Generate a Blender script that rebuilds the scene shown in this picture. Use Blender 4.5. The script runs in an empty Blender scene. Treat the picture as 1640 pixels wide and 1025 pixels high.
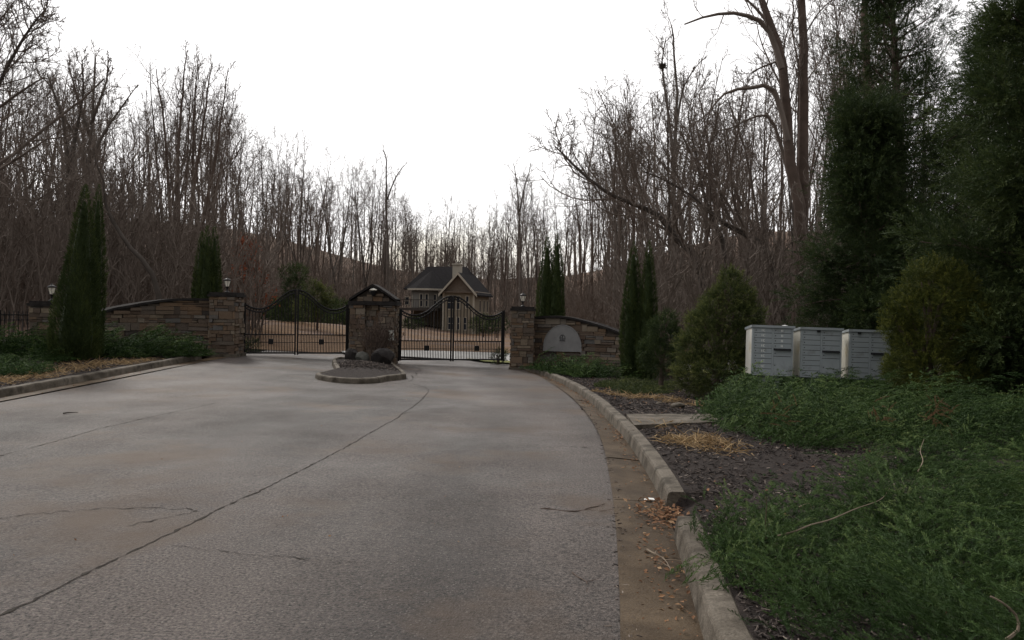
import bpy, math, random
import numpy as np
from mathutils import Vector, Matrix

SC = bpy.context.scene
COL = SC.collection
R = math.radians
rng = np.random.default_rng(11)
random.seed(11)

# ------------------------------------------------------------------ camera
F = 1324.0            # focal length in photograph pixels (1640 wide)
EYE = Vector((0, 0, 1.6))
ROLL, PITCH = R(1.0), math.atan(15.5 / F)
fw = Vector((0, math.cos(PITCH), -math.sin(PITCH)))
r0 = Vector((1, 0, 0)); u0 = Vector((0, math.sin(PITCH), math.cos(PITCH)))
cr = r0 * math.cos(ROLL) + u0 * math.sin(ROLL)
cu = -r0 * math.sin(ROLL) + u0 * math.cos(ROLL)
cam = bpy.data.cameras.new("camera"); cam_o = bpy.data.objects.new("camera", cam); COL.objects.link(cam_o)
cam.sensor_width = 36; cam.lens = F / 1640 * 36; cam.clip_end = 3000; cam.clip_start = 0.05
m = Matrix.Identity(4)
for i in range(3):
    m[i][0] = cr[i]; m[i][1] = cu[i]; m[i][2] = -fw[i]; m[i][3] = EYE[i]
cam_o.matrix_world = m
SC.camera = cam_o

# ------------------------------------------------------------------ sky, sun, exposure
SUN_EL, SUN_AZ = R(38), R(-28)
w = bpy.data.worlds.new("World"); SC.world = w; w.use_nodes = True
nt = w.node_tree; nt.nodes.clear()
out = nt.nodes.new("ShaderNodeOutputWorld"); bg = nt.nodes.new("ShaderNodeBackground")
sky = nt.nodes.new("ShaderNodeTexSky"); sky.sky_type = 'NISHITA'; sky.sun_disc = False
sky.sun_elevation = SUN_EL; sky.sun_rotation = SUN_AZ; sky.dust_density = 2.5; sky.air_density = 1.0
tc = nt.nodes.new("ShaderNodeTexCoord"); mp = nt.nodes.new("ShaderNodeMapping"); mp.inputs['Scale'].default_value = (2, 2, 6)
nz = nt.nodes.new("ShaderNodeTexNoise"); nz.inputs['Scale'].default_value = 1.4; nz.inputs['Detail'].default_value = 6
sep = nt.nodes.new("ShaderNodeSeparateXYZ")
add = nt.nodes.new("ShaderNodeMath"); add.operation = 'MULTIPLY_ADD'; add.inputs[1].default_value = 1.3
ramp = nt.nodes.new("ShaderNodeValToRGB"); ramp.color_ramp.elements[0].position = 0.30; ramp.color_ramp.elements[1].position = 0.62
mx = nt.nodes.new("ShaderNodeMix"); mx.data_type = 'RGBA'
dotn = nt.nodes.new("ShaderNodeVectorMath"); dotn.operation = 'DOT_PRODUCT'      # thin cloud glows round the hidden sun
dotn.inputs[1].default_value = (math.sin(SUN_AZ) * math.cos(SUN_EL), math.cos(SUN_AZ) * math.cos(SUN_EL), math.sin(SUN_EL))
glow = nt.nodes.new("ShaderNodeMapRange"); glow.interpolation_type = 'SMOOTHSTEP'; glow.inputs[1].default_value = -0.35; glow.inputs[2].default_value = 1.0; glow.inputs[3].default_value = 3.7; glow.inputs[4].default_value = 11.5; glow.inputs[2].default_value = 0.85
cloud = nt.nodes.new("ShaderNodeVectorMath"); cloud.operation = 'SCALE'; cloud.inputs[0].default_value = (1.0, 0.985, 0.985)
nt.links.new(tc.outputs['Generated'], dotn.inputs[0]); nt.links.new(dotn.outputs['Value'], glow.inputs[0]); nt.links.new(glow.outputs[0], cloud.inputs['Scale']); nt.links.new(cloud.outputs[0], mx.inputs[7])
nt.links.new(tc.outputs['Generated'], mp.inputs['Vector']); nt.links.new(mp.outputs[0], nz.inputs['Vector'])
nt.links.new(tc.outputs['Generated'], sep.inputs[0])
nt.links.new(sep.outputs['Z'], add.inputs[0]); nt.links.new(nz.outputs['Fac'], add.inputs[2])
nt.links.new(add.outputs[0], ramp.inputs[0]); nt.links.new(ramp.outputs[0], mx.inputs[0])
nt.links.new(sky.outputs[0], mx.inputs[6]); nt.links.new(mx.outputs[2], bg.inputs['Color'])
bg.inputs['Strength'].default_value = 0.10
nt.links.new(bg.outputs[0], out.inputs['Surface'])

sl = bpy.data.lights.new("sun", 'SUN'); sl.energy = 1.5; sl.angle = R(11); sl.color = (1.0, 0.95, 0.88)
so = bpy.data.objects.new("sun", sl); COL.objects.link(so)
sdir = Vector((math.sin(SUN_AZ) * math.cos(SUN_EL), math.cos(SUN_AZ) * math.cos(SUN_EL), math.sin(SUN_EL)))
so.rotation_euler = sdir.to_track_quat('Z', 'Y').to_euler(); so.location = sdir * 60
SC.view_settings.view_transform = 'Standard'; SC.view_settings.look = 'None'
SC.view_settings.exposure = 0.28; SC.view_settings.gamma = 1

# ------------------------------------------------------------------ pixel -> world, terrain
def ray(px, py):
    return fw + cr * ((px - 820) / F) + cu * ((512.5 - py) / F)
def at(px, py, Y):
    d = ray(px, py); return EYE + d * (Y / d.y)
def ss(t):
    t = np.clip(t, 0, 1); return t * t * (3 - 2 * t)
def g(X, Y):
    X = np.asarray(X, float); Y = np.asarray(Y, float)
    z = -0.045 * (np.clip(X, -9, 6) + 5) * ss((Y - 8) / 17) * (1 - ss((Y - 30) / 40))
    z = z - 0.22 * ss((Y - 30) / 20) - 1.25 * ss((Y - 40) / 60)
    z = z + 0.9 * ss((-X - 4) / 10) * ss((Y - 28) / 22)
    near = ss((Y - 28) / 40)
    z = z + 12.5 * ss((Y - 98) / 95) * (1 - 0.2 * np.exp(-((X + 10) / 28) ** 2))
    z = z + 8 * ss((-X - 20) / 55) * near + 9.5 * ss((X - 10) / 50) * near
    return z
def gz(x, y): return float(g(x, y))
def gp(px, py, dz=0.0):
    d = ray(px, py); Y = 15.0
    lo, hi = 1.0, 400.0
    for _ in range(50):
        mid = (lo + hi) / 2; p = EYE + d * (mid / d.y)
        if p.z > gz(p.x, p.y) + dz: lo = mid
        else: hi = mid
    return EYE + d * (lo / d.y)

# ------------------------------------------------------------------ mesh building
class Geo:
    def __init__(s): s.V = []; s.F = {3: [], 4: []}; s.N = []; s.T = []; s.n = 0
    def add(s, V, faces, tint=0.5):
        V = np.asarray(V, float).reshape(-1, 3)
        s.V.append(V); s.T.append(np.broadcast_to(np.asarray(tint, float), (len(V),)))
        for f in faces if isinstance(faces, list) else [faces]:
            f = np.asarray(f, int)
            if f.ndim == 1: f = f[None]
            k = f.shape[1]
            s.F.setdefault(k, []).append(f + s.n)
        s.n += len(V); return s
    def box(s, c, size, rz=0.0, tint=0.5, jit=0.0):
        x, y, z = [q / 2 for q in size]
        V = np.array([(-x,-y,-z),(x,-y,-z),(x,y,-z),(-x,y,-z),(-x,-y,z),(x,-y,z),(x,y,z),(-x,y,z)])
        if jit: V = V + rng.uniform(-jit, jit, V.shape)
        if rz:
            c_, s_ = math.cos(rz), math.sin(rz); V = V @ np.array([[c_, s_, 0], [-s_, c_, 0], [0, 0, 1]])
        return s.add(V + np.array(c), np.array([(0,3,2,1),(4,5,6,7),(0,1,5,4),(1,2,6,5),(2,3,7,6),(3,0,4,7)]), tint)
    def bbox(s, a, b, tint=0.5):
        a = np.array(a, float); b = np.array(b, float); return s.box((a + b) / 2, np.abs(b - a), 0, tint)
    def tube(s, P, r, sides=6, cap=True, tint=0.5):
        P = np.asarray(P, float); n = len(P); r = np.broadcast_to(np.asarray(r, float), (n,))
        d = np.gradient(P, axis=0); d /= np.linalg.norm(d, axis=1)[:, None] + 1e-9
        ref = np.array([0, 0, 1.0]) if abs(d[:, 2]).mean() < 0.8 else np.array([1.0, 0, 0])
        a = np.cross(d, ref); a /= np.linalg.norm(a, axis=1)[:, None] + 1e-9; b = np.cross(d, a)
        th = np.arange(sides) * 2 * math.pi / sides
        V = P[:, None] + r[:, None, None] * (np.cos(th)[None, :, None] * a[:, None] + np.sin(th)[None, :, None] * b[:, None])
        i = np.arange(n - 1)[:, None] * sides; j = np.arange(sides)[None]; k = (j + 1) % sides
        q = np.stack([i + j, i + k, i + sides + k, i + sides + j], -1).reshape(-1, 4)
        fs = [q]
        if cap: fs += [np.arange(sides)[::-1][None], (np.arange(sides) + (n - 1) * sides)[None]]
        return s.add(V, fs, tint)
    def lathe(s, prof, c=(0, 0, 0), sides=12, tint=0.5):
        P = np.array([(0, 0, z) for _, z in prof], float)
        th = np.arange(sides) * 2 * math.pi / sides; n = len(prof)
        V = np.array([[(r * math.cos(t), r * math.sin(t), z) for t in th] for r, z in prof]).reshape(-1, 3) + np.array(c)
        i = np.arange(n - 1)[:, None] * sides; j = np.arange(sides)[None]; k = (j + 1) % sides
        q = np.stack([i + j, i + k, i + sides + k, i + sides + j], -1).reshape(-1, 4)
        return s.add(V, [q, np.arange(sides)[::-1][None], (np.arange(sides) + (n - 1) * sides)[None]], tint)
    def prism(s, poly, y0, y1, tint=0.5):            # outline in x-z, extruded along y
        n = len(poly)
        V = [(x, y0, z) for x, z in poly] + [(x, y1, z) for x, z in poly]
        i = np.arange(n); k = (i + 1) % n
        return s.add(V, [np.stack([i, k, k + n, i + n], -1), i[::-1][None], (i + n)[None]], tint)
    def grid(s, P, tint=0.5):                        # P: (a, b, 3)
        P = np.asarray(P, float); a, b = P.shape[:2]
        i = np.arange(a - 1)[:, None] * b; j = np.arange(b - 1)[None]
        q = np.stack([i + j, i + j + 1, i + b + j + 1, i + b + j], -1).reshape(-1, 4)
        return s.add(P.reshape(-1, 3), [q], tint)
    def scatter(s, tmpl, P, M, sc, tint, tipt=0.0):            # copies of a template merged
        V0, fs = tmpl; m_ = len(P); n = len(V0)
        V = np.einsum('mij,nj->mni', M, V0) * np.asarray(sc).reshape(-1, 1, 1) + P[:, None]
        off = (np.arange(m_) * n)[:, None, None]
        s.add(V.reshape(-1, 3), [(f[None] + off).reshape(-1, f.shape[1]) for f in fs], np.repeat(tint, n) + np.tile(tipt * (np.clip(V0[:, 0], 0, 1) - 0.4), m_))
        return s
    def mesh(s, name, smooth=False):
        me = bpy.data.meshes.new(name); V = np.concatenate(s.V); T = np.concatenate(s.T)
        me.vertices.add(len(V)); me.vertices.foreach_set('co', V.astype(np.float32).ravel())
        loops, tot = [], []
        for k, fl in s.F.items():
            if fl:
                f = np.concatenate(fl); loops.append(f.ravel()); tot.append(np.full(len(f), k))
        loops = np.concatenate(loops).astype(np.int32); tot = np.concatenate(tot).astype(np.int32)
        me.loops.add(len(loops)); me.loops.foreach_set('vertex_index', loops)
        me.polygons.add(len(tot))
        st = np.zeros(len(tot), np.int32); st[1:] = np.cumsum(tot)[:-1]
        me.polygons.foreach_set('loop_start', st)
        me.polygons.foreach_set('use_smooth', np.full(len(tot), bool(smooth)))
        me.update(calc_edges=True)
        at_ = me.attributes.new('tint', 'FLOAT', 'POINT'); at_.data.foreach_set('value', T.astype(np.float32))
        return me
    def obj(s, name, mat, parent=None, smooth=False, loc=None):
        o = bpy.data.objects.new(name, s.mesh(name, smooth)); COL.objects.link(o)
        if mat: o.data.materials.append(mat)
        if parent: o.parent = parent
        if loc is not None: o.location = loc
        return o

def tag(o, label=None, cat=None, group=None, kind=None):
    if label: o['label'] = label
    if cat: o['category'] = cat
    if group: o['group'] = group
    if kind: o['kind'] = kind
    return o
def thing(name, label, cat, loc=(0, 0, 0), rz=0.0, group=None):
    o = bpy.data.objects.new(name, None); COL.objects.link(o); o.empty_display_size = 0.2
    o.location = loc; o.rotation_euler = (0, 0, rz)
    return tag(o, label, cat, group)
def copy_tree(o, parent=None):
    c = o.copy(); COL.objects.link(c); c.parent = parent
    for ch in list(KIDS.get(o, [])) or [x for x in o.children]: copy_tree(ch, c)
    return c
KIDS = {}
def spline(pts, step):
    P = np.array(pts, float); out_ = []
    P = np.vstack([2 * P[0] - P[1], P, 2 * P[-1] - P[-2]])
    for i in range(1, len(P) - 2):
        n = max(2, int(np.linalg.norm(P[i + 1] - P[i]) / step))
        for t in np.linspace(0, 1, n, endpoint=False):
            out_.append(0.5 * (2 * P[i] + (P[i + 1] - P[i - 1]) * t + (2 * P[i - 1] - 5 * P[i] + 4 * P[i + 1] - P[i + 2]) * t * t
                              + (3 * P[i] - P[i - 1] - 3 * P[i + 1] + P[i + 2]) * t ** 3))
    out_.append(P[-2]); return np.array(out_)

# ------------------------------------------------------------------ materials
def mat(name, c0, c1=None, rough=0.8, scale=5.0, detail=6, tint=None, bump=0.0, bscale=40.0, metal=0.0, spec=0.15,
        speck=None, trans=0.0, stain=None, rvar=0.0, coat=0.0, contrast=(0.3, 0.7), grain=None, tfac=0.65, stretch=None, polish=0.0):
    mm = bpy.data.materials.new(name); mm.use_nodes = True; n = mm.node_tree; L = n.links.new
    b = n.nodes['Principled BSDF']; o = n.nodes['Material Output']
    b.inputs['Roughness'].default_value = rough; b.inputs['Metallic'].default_value = metal
    b.inputs['Specular IOR Level'].default_value = spec
    t = n.nodes.new('ShaderNodeTexCoord')
    def noise(sc, de=6, ro=0.6):
        q = n.nodes.new('ShaderNodeTexNoise'); q.inputs['Scale'].default_value = sc; q.inputs['Detail'].default_value = de
        q.inputs['Roughness'].default_value = ro
        L(t.outputs['Object'], q.inputs['Vector']); return q.outputs['Fac']
    def rampf(src, a, b_):
        q = n.nodes.new('ShaderNodeMapRange'); q.inputs[1].default_value = a; q.inputs[2].default_value = b_
        L(src, q.inputs[0]); return q.outputs[0]
    def mixc(fac, a, b_, blend='MIX'):
        q = n.nodes.new('ShaderNodeMix'); q.data_type = 'RGBA'; q.blend_type = blend
        for sl_, v in ((0, fac), (6, a), (7, b_)):
            if hasattr(v, 'is_linked'): L(v, q.inputs[sl_])
            elif sl_ == 0: q.inputs[0].default_value = v
            else: q.inputs[sl_].default_value = (*v, 1)
        return q.outputs[2]
    c1 = c1 or c0
    base_n = noise(scale, detail)
    if stretch:
        mp_ = n.nodes.new('ShaderNodeMapping'); mp_.inputs['Scale'].default_value = stretch; L(t.outputs['Object'], mp_.inputs[0]); L(mp_.outputs[0], base_n.node.inputs['Vector'])
    col = mixc(rampf(base_n, *contrast), c0, c1)
    if tint:
        a = n.nodes.new('ShaderNodeAttribute'); a.attribute_name = 'tint'
        cr_ = n.nodes.new('ShaderNodeValToRGB'); els = cr_.color_ramp.elements
        for k, c in enumerate(tint):
            p = k / (len(tint) - 1)
            if k == 0: e = els[0]; e.position = 0
            elif k == len(tint) - 1: e = els[-1]; e.position = 1
            else: e = els.new(p)
            e.color = (*c, 1)
        L(a.outputs['Fac'], cr_.inputs[0])
        col = mixc(tfac, col, cr_.outputs[0])
    if grain:
        gn = n.nodes.new('ShaderNodeMapRange'); gn.inputs[1].default_value = 0.3; gn.inputs[2].default_value = 0.7; gn.inputs[3].default_value = 1 - grain[1]; gn.inputs[4].default_value = 1 + grain[1]
        L(noise(grain[0], 3, 0.7), gn.inputs[0]); sc_ = n.nodes.new('ShaderNodeVectorMath'); sc_.operation = 'SCALE'; L(col, sc_.inputs[0]); L(gn.outputs[0], sc_.inputs['Scale']); col = sc_.outputs[0]
    if speck:
        v = n.nodes.new('ShaderNodeTexVoronoi'); v.inputs['Scale'].default_value = speck[0]; L(t.outputs['Object'], v.inputs['Vector'])
        sepc = n.nodes.new('ShaderNodeSeparateColor'); L(v.outputs['Color'], sepc.inputs[0])
        col = mixc(rampf(sepc.outputs[0], speck[1], speck[1] + 0.08), col, speck[2])
    if stain:
        col = mixc(rampf(noise(stain[0], 5), stain[1], stain[2]), col, stain[3])
    L(col, b.inputs['Base Color'])
    if rvar:
        q = n.nodes.new('ShaderNodeMapRange'); q.inputs[3].default_value = rough - rvar; q.inputs[4].default_value = rough + rvar
        q.inputs[1].default_value = 0.35; q.inputs[2].default_value = 0.65
        L(noise(0.55, 5), q.inputs[0]); ro_ = q.outputs[0]
        if polish:
            pa_ = n.nodes.new('ShaderNodeAttribute'); pa_.attribute_name = 'polish'; ma_ = n.nodes.new('ShaderNodeMath'); ma_.operation = 'MULTIPLY_ADD'
            ma_.inputs[1].default_value = -polish; L(pa_.outputs['Fac'], ma_.inputs[0]); L(ro_, ma_.inputs[2]); ro_ = ma_.outputs[0]
        L(ro_, b.inputs['Roughness'])
    if bump:
        q = n.nodes.new('ShaderNodeBump'); q.inputs['Strength'].default_value = bump; q.inputs['Distance'].default_value = 0.02
        L(noise(bscale, 8), q.inputs['Height']); L(q.outputs[0], b.inputs['Normal'])
    if coat: b.inputs['Coat Weight'].default_value = coat
    if trans:
        tr = n.nodes.new('ShaderNodeBsdfTranslucent'); L(col, tr.inputs[0]); ms = n.nodes.new('ShaderNodeMixShader')
        ms.inputs[0].default_value = trans; L(b.outputs[0], ms.inputs[1]); L(tr.outputs[0], ms.inputs[2]); L(ms.outputs[0], o.inputs['Surface'])
    return mm

M = {}
M['asphalt'] = mat('asphalt', (0.022, 0.0175, 0.015), (0.105, 0.087, 0.078), 0.55, 0.38, 9, bump=0.9, bscale=75, rvar=0.10, grain=(52, 1.0),
                   speck=(110, 0.93, (0.17, 0.15, 0.135)), stain=(0.42, 0.52, 0.64, (0.078, 0.053, 0.036)), contrast=(0.42, 0.58), spec=0.15, stretch=(1, 0.3, 1), tfac=0.5, tint=[(0.024, 0.018, 0.015), (0.060, 0.048, 0.042), (0.14, 0.117, 0.104)])
M['asphalt_far'] = mat('asphalt_far', (0.22, 0.21, 0.2), (0.3, 0.29, 0.27), 0.45, 0.6, bump=0.1)
M['crack'] = mat('crack', (0.018, 0.015, 0.013), (0.05, 0.043, 0.036), 0.95, 9)
M['gutter'] = mat('gutter_concrete', spec=0.08, c0=(0.046, 0.031, 0.018), c1=(0.105, 0.075, 0.047), rough=0.6, scale=1.3, detail=9, bump=0.4, bscale=60, rvar=0.1, stain=(2.2, 0.45, 0.7, (0.034, 0.023, 0.014)), grain=(70, 0.25))
M['kerb'] = mat('kerb_concrete', (0.075, 0.062, 0.047), (0.165, 0.142, 0.115), 0.8, 3.0, 9, bump=0.7, bscale=40, stain=(4, 0.47, 0.66, (0.045, 0.037, 0.027)), grain=(60, 0.3))
M['soil'] = mat('mulch_soil', (0.018, 0.014, 0.013), (0.04, 0.031, 0.027), 0.95, 14, 9, bump=1.0, bscale=55)
M['chip'] = mat('mulch_chip', (0.05, 0.04, 0.036), (0.08, 0.065, 0.057), 0.9, 20, tfac=0.95, tint=[(0.014, 0.012, 0.012), (0.042, 0.034, 0.031), (0.10, 0.08, 0.07), (0.3, 0.25, 0.21)])
M['litter'] = mat('leaf_litter', (0.085, 0.056, 0.043), (0.17, 0.112, 0.08), 0.95, 3.0, 10, bump=0.8, bscale=12, stain=(0.12, 0.5, 0.7, (0.10, 0.075, 0.055)))
M['lawn'] = mat('winter_lawn', (0.085, 0.047, 0.024), (0.16, 0.095, 0.05), 0.95, 1.2, 10, bump=0.6, bscale=20)
M['green'] = mat('green_lawn', (0.10, 0.115, 0.035), (0.2, 0.19, 0.07), 0.95, 2.0, 10, bump=0.6, bscale=20)
M['stone'] = mat('ledge_stone', (0.09, 0.07, 0.055), (0.17, 0.135, 0.105), 0.9, 9, 8, bump=0.9, bscale=22, spec=0.2, tfac=0.75,
                 tint=[(0.04, 0.037, 0.036), (0.17, 0.105, 0.062), (0.12, 0.102, 0.085), (0.085, 0.055, 0.04), (0.25, 0.2, 0.145), (0.11, 0.112, 0.112), (0.18, 0.115, 0.07), (0.13, 0.10, 0.08)])
M['mortar'] = mat('mortar', (0.04, 0.033, 0.027), (0.07, 0.058, 0.048), 0.95, 12, bump=0.4)
M['coping'] = mat('slate_coping', (0.018, 0.016, 0.016), (0.04, 0.036, 0.034), 0.95, 6, bump=0.5, bscale=20, spec=0.08)
M['plaque'] = mat('grey_plaque', (0.2, 0.195, 0.195), (0.26, 0.255, 0.25), 0.7, 5, bump=0.15, bscale=80)
M['emblem'] = mat('emblem_grey', (0.055, 0.055, 0.058), None, 0.6)
M['iron'] = mat('black_iron', (0.012, 0.012, 0.013), (0.022, 0.02, 0.02), 0.45, 30)
M['glass'] = mat('frosted_glass', (0.88, 0.85, 0.78), (0.93, 0.9, 0.84), 0.25, 8, trans=0.55)
M['box'] = mat('box_metal', (0.28, 0.31, 0.325), (0.33, 0.36, 0.375), 0.5, 2.5, 8, bump=0.04, bscale=120, stain=(4, 0.55, 0.75, (0.2, 0.205, 0.2)))
M['boxside'] = mat('box_side_lit', (0.62, 0.60, 0.53), (0.72, 0.70, 0.64), 0.5, 2.5, 6, stain=(2.6, 0.55, 0.72, (0.5, 0.42, 0.24)))  # paler than the cabinet front: light on the mailbox side put into the colour
M['dark'] = mat('dark_gap', (0.02, 0.02, 0.022), None, 0.6)
M['white'] = mat('white_mark', (0.75, 0.75, 0.72), None, 0.6)
M['bark'] = mat('grey_bark', (0.085, 0.073, 0.063), (0.155, 0.133, 0.116), 0.95, 2.2, 8, bump=0.8, bscale=14)
M['bark2'] = mat('red_brown_bark', (0.075, 0.055, 0.045), (0.13, 0.097, 0.08), 0.95, 2.2, 8, bump=0.8, bscale=14)
M['bark3'] = mat('dark_bark', (0.05, 0.042, 0.036), (0.09, 0.076, 0.066), 0.95, 2.2, 8, bump=0.8, bscale=14)
M['twig'] = mat('bare_twigs', (0.12, 0.096, 0.081), (0.175, 0.144, 0.123), 0.95, 0.8)
M['dead'] = mat('dead_wood', (0.15, 0.115, 0.085), (0.25, 0.2, 0.15), 0.9, 6)
M['juniper'] = mat('juniper_needles', (0.026, 0.048, 0.014), (0.046, 0.075, 0.02), 0.6, 1.8, 4, trans=0.12, spec=0.1,
                   tint=[(0.012, 0.028, 0.009), (0.026, 0.055, 0.015), (0.065, 0.112, 0.03), (0.19, 0.25, 0.085)])
M['arbor'] = mat('arborvitae_foliage', (0.034, 0.05, 0.015), (0.056, 0.076, 0.02), 0.65, 1.6, 4, trans=0.2, spec=0.2,
                 tint=[(0.018, 0.032, 0.011), (0.042, 0.063, 0.018), (0.09, 0.115, 0.03)])
M['cedar'] = mat('cedar_foliage', (0.02, 0.034, 0.012), (0.038, 0.056, 0.018), 0.7, 0.9, 4, trans=0.2, spec=0.2,
                 tint=[(0.015, 0.029, 0.010), (0.038, 0.06, 0.018), (0.085, 0.11, 0.03)])
M['golden'] = mat('golden_foliage', (0.05, 0.062, 0.012), (0.09, 0.095, 0.017), 0.65, 1.5, 4, trans=0.22,
                  tint=[(0.02, 0.036, 0.009), (0.05, 0.066, 0.014), (0.17, 0.17, 0.03)], spec=0.15)
M['olive'] = mat('olive_foliage', (0.05, 0.066, 0.02), (0.08, 0.098, 0.028), 0.65, 1.5, 4, trans=0.22,
                 tint=[(0.018, 0.03, 0.010), (0.045, 0.062, 0.019), (0.19, 0.2, 0.06)], spec=0.15)
M['straw'] = mat('dead_grass', (0.24, 0.155, 0.075), (0.36, 0.25, 0.13), 0.9, 3, trans=0.15, tint=[(0.12, 0.075, 0.04), (0.27, 0.18, 0.09), (0.5, 0.37, 0.21)])
M['leaf'] = mat('fallen_leaf', (0.2, 0.10, 0.05), (0.3, 0.16, 0.08), 0.85, 9, trans=0.15, tint=[(0.05, 0.028, 0.02), (0.12, 0.06, 0.035), (0.24, 0.13, 0.07), (0.42, 0.3, 0.18)])
M['rust'] = mat('rust_leaves', (0.19, 0.055, 0.03), (0.26, 0.085, 0.04), 0.85, 2, trans=0.25)
M['rock'] = mat('boulder_rock', (0.05, 0.048, 0.045), (0.16, 0.16, 0.14), 0.9, 2.5, 8, bump=0.6, bscale=18)
M['rockdark'] = mat('dark_rock', (0.016, 0.014, 0.014), (0.035, 0.03, 0.028), 0.85, 3.5, 8, bump=0.6, bscale=18)
M['siding'] = mat('house_siding', (0.22, 0.188, 0.14), (0.27, 0.232, 0.18), 0.8, 1.0)
M['sidinggrey'] = mat('house_grey_siding', (0.2, 0.19, 0.17), (0.24, 0.23, 0.21), 0.8, 1.0)
M['shingle'] = mat('roof_shingle', (0.014, 0.013, 0.014), (0.026, 0.024, 0.025), 1.0, 5, bump=0.4, bscale=8, spec=0.05)
M['trim'] = mat('house_trim', (0.42, 0.38, 0.31), (0.48, 0.44, 0.37), 0.7, 2)
M['shake'] = mat('house_shake', (0.15, 0.118, 0.092), (0.2, 0.16, 0.13), 0.85, 3)
M['pane'] = mat('window_glass', (0.03, 0.035, 0.045), None, 0.08, 2)
M['deck'] = mat('deck_wood', (0.05, 0.042, 0.038), (0.08, 0.068, 0.06), 0.85, 3)
M['keypad'] = mat('keypad_grey', (0.48, 0.5, 0.46), (0.55, 0.57, 0.52), 0.5, 5)
M['paper'] = mat('white_paper', (0.78, 0.78, 0.76), (0.84, 0.84, 0.82), 0.8, 5)
M['blue'] = mat('blue_print', (0.12, 0.22, 0.42), None, 0.7)

# ------------------------------------------------------------------ paths in the road
KB = spline([tuple(gp(*q)) for q in [(1150, 1080), (1128, 1025), (1101, 930), (1078, 855), (1060, 800), (1030, 745), (1001, 703), (975, 673), (948, 646), (913, 622), (880, 606), (846, 593)]], 0.12)
first = KB[0]; KB = np.vstack([[first + (first - KB[1]) * k for k in (20, 10)], KB])      # run on towards and past the camera
KB = KB[np.argsort(KB[:, 1])]
AE = spline([tuple(gp(*q)) for q in [(1003, 1080), (1000, 1025), (997, 940), (989, 830), (979, 762), (966, 708), (948, 672), (925, 645), (900, 625), (868, 605), (842, 594)]], 0.12)
AE = np.vstack([[AE[0] + (AE[0] - AE[1]) * k for k in (20, 10)], AE]); AE = AE[np.argsort(AE[:, 1])]
def xk(Y): return np.interp(Y, KB[:, 1], KB[:, 0])
def xa(Y): return np.minimum(np.interp(Y, AE[:, 1], AE[:, 0]), xk(Y) - 0.1)
XL = -8.35                                                  # left kerb face
KEND = KB[-1, 1]

# ------------------------------------------------------------------ ground, road, beds
def struct(o): o['kind'] = 'structure'; return o
xs = np.unique(np.concatenate([np.linspace(-320, -40, 36), np.linspace(-40, 40, 81), np.linspace(40, 320, 36)]))
ys = np.unique(np.concatenate([np.linspace(-60, 0, 13), np.linspace(0, 60, 61), np.linspace(60, 260, 81), np.linspace(260, 700, 23)]))
XX, YY = np.meshgrid(xs, ys, indexing='ij')
inb = ss((XX + 34) / 3) * ss((24 - XX) / 3) * ss((33 - YY) / 3)
inr = ss((XX + 9.6) / 0.8) * ss((4.0 - XX) / 1.0) * ss((34 - YY) / 2)
rough = 0.10 * np.sin(XX * 0.9 + 1.3 * np.sin(YY * 0.33)) * np.cos(YY * 0.7 + np.sin(XX * 0.41)) * ss((YY - 34) / 10)
ZZ = g(XX, YY) - 0.16 * inb - 0.12 * inr + rough
struct(Geo().grid(np.stack([XX, YY, ZZ], -1)).obj('ground', M['litter'], smooth=True))

SEAM = spline([tuple(gp(*q)) for q in [(-40, 1003), (120, 925), (300, 842), (460, 765), (560, 712), (640, 665), (678, 638), (684, 622), (660, 608)]], 0.1)
SEAM = SEAM[np.argsort(SEAM[:, 1])]
rowsY = np.unique(np.concatenate([np.linspace(-6, 0, 7), np.linspace(0.3, 31, 156)]))
P, Tn = [], []
for Y in rowsY:
    xr = float(xa(Y)) if Y < KEND else float(xa(KEND)) + 0.25 * min(1, (Y - KEND) / 1.5)
    xsm = float(np.interp(Y, SEAM[:, 1], SEAM[:, 0])); row = np.linspace(XL + 0.34, xr, 90)
    P.append([(x, Y, gz(x, Y) + 0.012 * math.sin(x * 0.8 + Y * 0.3)) for x in row])
    t_ = np.where(row < xsm, 0.34, 0.52)
    lane = row - xsm
    for c_, w_, a_ in ((1.0, 0.3, 0.16), (2.6, 0.32, 0.2), (1.8, 0.3, -0.14), (-1.2, 0.35, 0.17), (-2.9, 0.4, 0.2), (-2.0, 0.35, -0.15), (-5.2, 0.5, 0.14), (-3.9, 0.3, -0.12)):
        t_ = t_ + a_ * np.exp(-((lane - c_ - 0.15 * math.sin(Y * 0.4)) / w_) ** 2)
    Tn.append(np.clip(t_, 0, 1))
rg = Geo(); rg.grid(P, np.array(Tn).ravel())
road = struct(rg.obj('road', M['asphalt'], smooth=True))

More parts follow.
